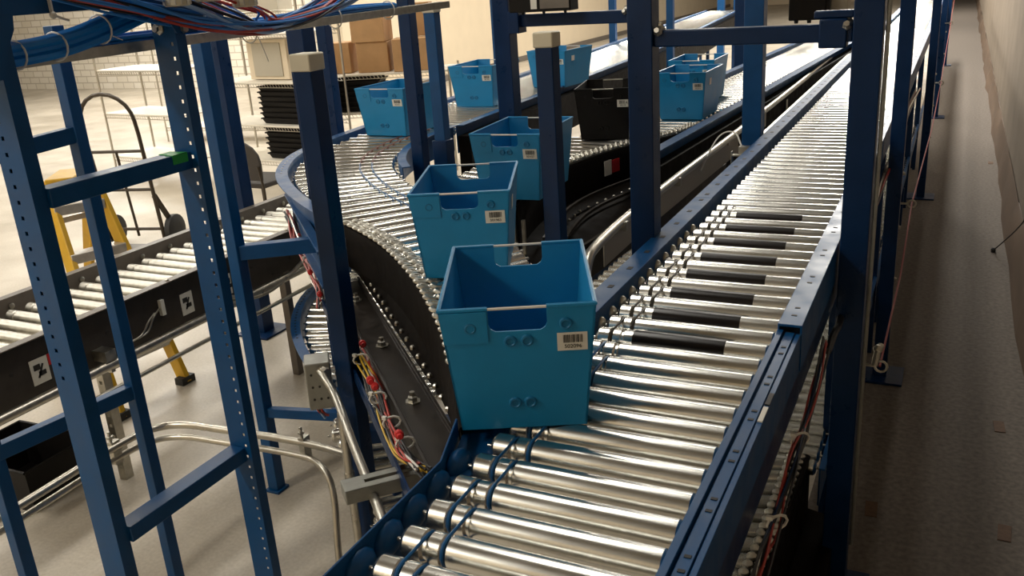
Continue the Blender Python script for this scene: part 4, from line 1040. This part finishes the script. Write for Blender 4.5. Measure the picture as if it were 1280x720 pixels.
# cardboard boxes
def carton(label, c, d, rz):
    r = thing('cardboard_box', label, 'box', (c[0], c[1], c[2]))
    a = math.radians(rz); obj('body', MB().box((c[0], c[1], c[2] + d[2] / 2), d, a), CARD, r, .006)
    obj('tape', MB().box((c[0], c[1], c[2] + d[2]), (d[0] * 1.002, .05, .002), a), TAPE, r)
zB = 1.068
for label, (a, b, z), d, rz in (('big cardboard box in front, right of the boxed stack', (.34, -.10, zB), (.42, .34, .33), 24), ('lower cardboard box of the stack, left of the big box', (-.10, -.02, zB), (.34, .34, .31), 20),
                                ('upper cardboard box of the stack, left of the big box', (-.12, -.03, zB + .312), (.36, .36, .30), 18), ('cardboard box on top at right, behind the big box', (.36, .12, zB + .335), (.30, .22, .34), 20), ('narrow cardboard box at the left end of the shelf', (-.48, .0, zB), (.26, .30, .32), 18)):
    q = qB(a, b, z); carton(label, q, d, rz)
# dim cabinet panel standing on the top decks
pc = thing('storage_cabinet', 'pale cabinet with a framed door on the upper deck of the wire shelving', 'cabinet', qR(.05, .02, 1.097))
A = math.radians(-6)
obj('body', MB().box(qR(.05, .05, 1.30), (.55, .3, .39), A), CREAM, pc)
obj('door', MB().box(qR(.05, -.105, 1.30), (.40, .012, .33), A), BULKHEAD, pc, .004)
for lab, px, py, pz, d in (('pale carton high on the far shelving, top left corner', -9.4, 9.9, 1.72, (.42, .35, .32)), ('second pale carton high on the far shelving, right of the corner one', -8.3, 9.7, 1.72, (.7, .35, .26))):
    r = thing('storage_carton', lab, 'box', (px, py, pz)); obj('body', MB().box((px, py, pz + d[2] / 2), d, .1), BULKHEAD, r, .005); obj('lid', MB().box((px, py, pz + d[2]), (d[0] + .02, d[1] + .02, .03), .1), CREAM, r)
shelving('far wire shelving unit at top left, seen above the light blue cables', -8.9, 9.8, 2.6, .5, (.2, 1.70,), 4, 2.3)
# black bin on the floor, bottom left
bb = thing('storage_bin', 'open black bin on the floor at lower left, behind the low pipes', 'bin', (-3.42, 2.08, 0))
def bin_mesh(c, w, l, h, rz, tap=.88):
    mb = MB(); A = math.radians(rz)
    def q(x, y, z): return (c[0] + x * math.cos(A) - y * math.sin(A), c[1] + x * math.sin(A) + y * math.cos(A), c[2] + z)
    t = .006
    for (x0, y0, x1, y1) in ((-1, -1, 1, -1), (1, -1, 1, 1), (1, 1, -1, 1), (-1, 1, -1, -1)):
        def P(x, y, z, i): k = tap if z == 0 else 1; return q(x * (w / 2 * k - i), y * (l / 2 * k - i), z)
        mb.add([P(x0, y0, 0, 0), P(x1, y1, 0, 0), P(x1, y1, h, 0), P(x0, y0, h, 0), P(x0, y0, 0, t), P(x1, y1, 0, t), P(x1, y1, h, t), P(x0, y0, h, t)], [(0, 1, 2, 3), (7, 6, 5, 4), (3, 2, 6, 7), (0, 4, 5, 1)])
    mb.box(q(0, 0, .004), (w * tap, l * tap, .008), A); rim = MB()
    for (x0, y0, x1, y1) in ((-1, -1, 1, -1), (1, -1, 1, 1), (1, 1, -1, 1), (-1, 1, -1, -1)): rim.tube([q(x0 * w / 2, y0 * l / 2, h), q(x1 * w / 2, y1 * l / 2, h)], .007, 6)
    return mb, rim
mb, rim = bin_mesh((-3.43, 2.085, 0), .44, .33, .20, 2)
obj('body', mb, BTOTE, bb); obj('rim', rim, BTOTE, bb)

# ------------------------------------------------------------------ the aisle
for k, (x, y, lab) in enumerate(((.30, 3.92, 'brown adhesive patch on the aisle floor by the wall, upper right'), (.295, 3.10, 'brown adhesive patch on the aisle floor in the bottom right corner'), (-.14, 3.10, 'brown adhesive patch on the aisle floor near the posts'), (.37, 9.4, 'small brown patch far down the aisle by the wall'))):
    tag(obj('floor_patch', MB().box((x, y, .0015), (.042, .10, .003), random.uniform(-.06, .06)), PATCH), lab, 'patch')
gd = MB(); q = random.Random(3); pth = []
y = 2.0
while y < 40: pth.append((.445 + q.uniform(-.012, .012), y)); y += .6
n = len(pth)
prev = None; vs = []
for i, (x, y) in enumerate(pth):
    b = q.uniform(-.012, .012); vs.append([(x - .03 + b, y, .0), (x - .012 + b * 2, y, .13 + q.uniform(-.02, .02)), (.462, y, .27 + q.uniform(-.02, .02)), (.468, y, .27), (.468, y, 0.)])
for a, b in zip(vs, vs[1:]):
    gd.add(a + b, [(0, 5, 6, 1), (1, 6, 7, 2), (2, 7, 8, 3), (3, 8, 9, 4), (4, 9, 5, 0)])
gd.add(vs[0], [(0, 1, 2, 3, 4)]); gd.add(vs[-1], [(4, 3, 2, 1, 0)])
tag(obj('wall_guard', gd, KRAFT), 'buckled brown guard strip along the foot of the right wall', 'wall guard')
tag(obj('drop_wire', MB().tube(smooth([(.462, 5.6, .55), (.42, 5.9, .34), (.36, 6.3, .12), (.33, 6.5, .012)], 2), .004, 6).lathe([(0, .015), (.02, .015), (.03, .006)], (.33, 6.5, .002), (0, 0, 1), 8), BLKW), 'thin black wire drooping from the right wall to the aisle floor', 'wire')

# ------------------------------------------------------------------ light
def area(x, y, z, sx, sy, e, col=(1, .955, .87), rot=(0, 0, 0)):
    l = bpy.data.lights.new('ceiling_or_fill_light', 'AREA'); l.shape = 'RECTANGLE'; l.size = sx; l.size_y = sy; l.energy = e; l.color = col
    o = bpy.data.objects.new('ceiling_or_fill_light', l); o.location = (x, y, z); o.rotation_euler = rot; COL.objects.link(o)
area(-3.6, -1.6, 4.4, .5, 2.0, 110)  # fill lamp added behind the camera to brighten camera-facing sides
for y in (3.2, 7.6): area(-1.75, y, 4.4, .35, 2.8, 46)
for x, e in ((-6.6, .60), (-9.6, .68), (-13., .75)):
    for y in (0., 4, 8.5, 12.5): area(x, y, 4.4, .35, 3.0, 150 * e)
area(-15.5, 12.6, 4.4, .6, 4.5, 300, rot=(-.35, 0, 0))  # extra tilted lamp added to brighten the back block wall
for y in (12, 17, 23, 30): area(-1.15, y, 4.4, .4, 3.6, 300)
for y in (15, 21): area(-5.6, y, 4.4, .45, 3.4, 240)
w = bpy.data.worlds.new('room'); SC.world = w; w.use_nodes = True
w.node_tree.nodes['Background'].inputs['Color'].default_value = (.9, .8, .65, 1); w.node_tree.nodes['Background'].inputs['Strength'].default_value = .015

# ------------------------------------------------------------------ camera (focal length and pose fitted to the photograph's vanishing points)
cam = bpy.data.cameras.new('camera'); cam.sensor_width = 36; cam.lens = 1117.403 / 1280 * 36; cam.clip_start = .02; cam.clip_end = 200
co = bpy.data.objects.new('camera', cam); COL.objects.link(co)
Rm = ((.90049117, .43018666, -.06367957), (.08815849, -.3239731, -.94194984), (-.42584473, .84260362, -.32965953))
M = Matrix((Rm[0], [-v for v in Rm[1]], [-v for v in Rm[2]])).transposed().to_4x4(); M.translation = (0, 0, 1.95)
co.matrix_world = M; SC.camera = co
SC.view_settings.view_transform = 'Standard'; SC.view_settings.look = 'None'; SC.view_settings.gamma = 1; SC.view_settings.exposure = 0.
SC.view_settings.use_curve_mapping = False
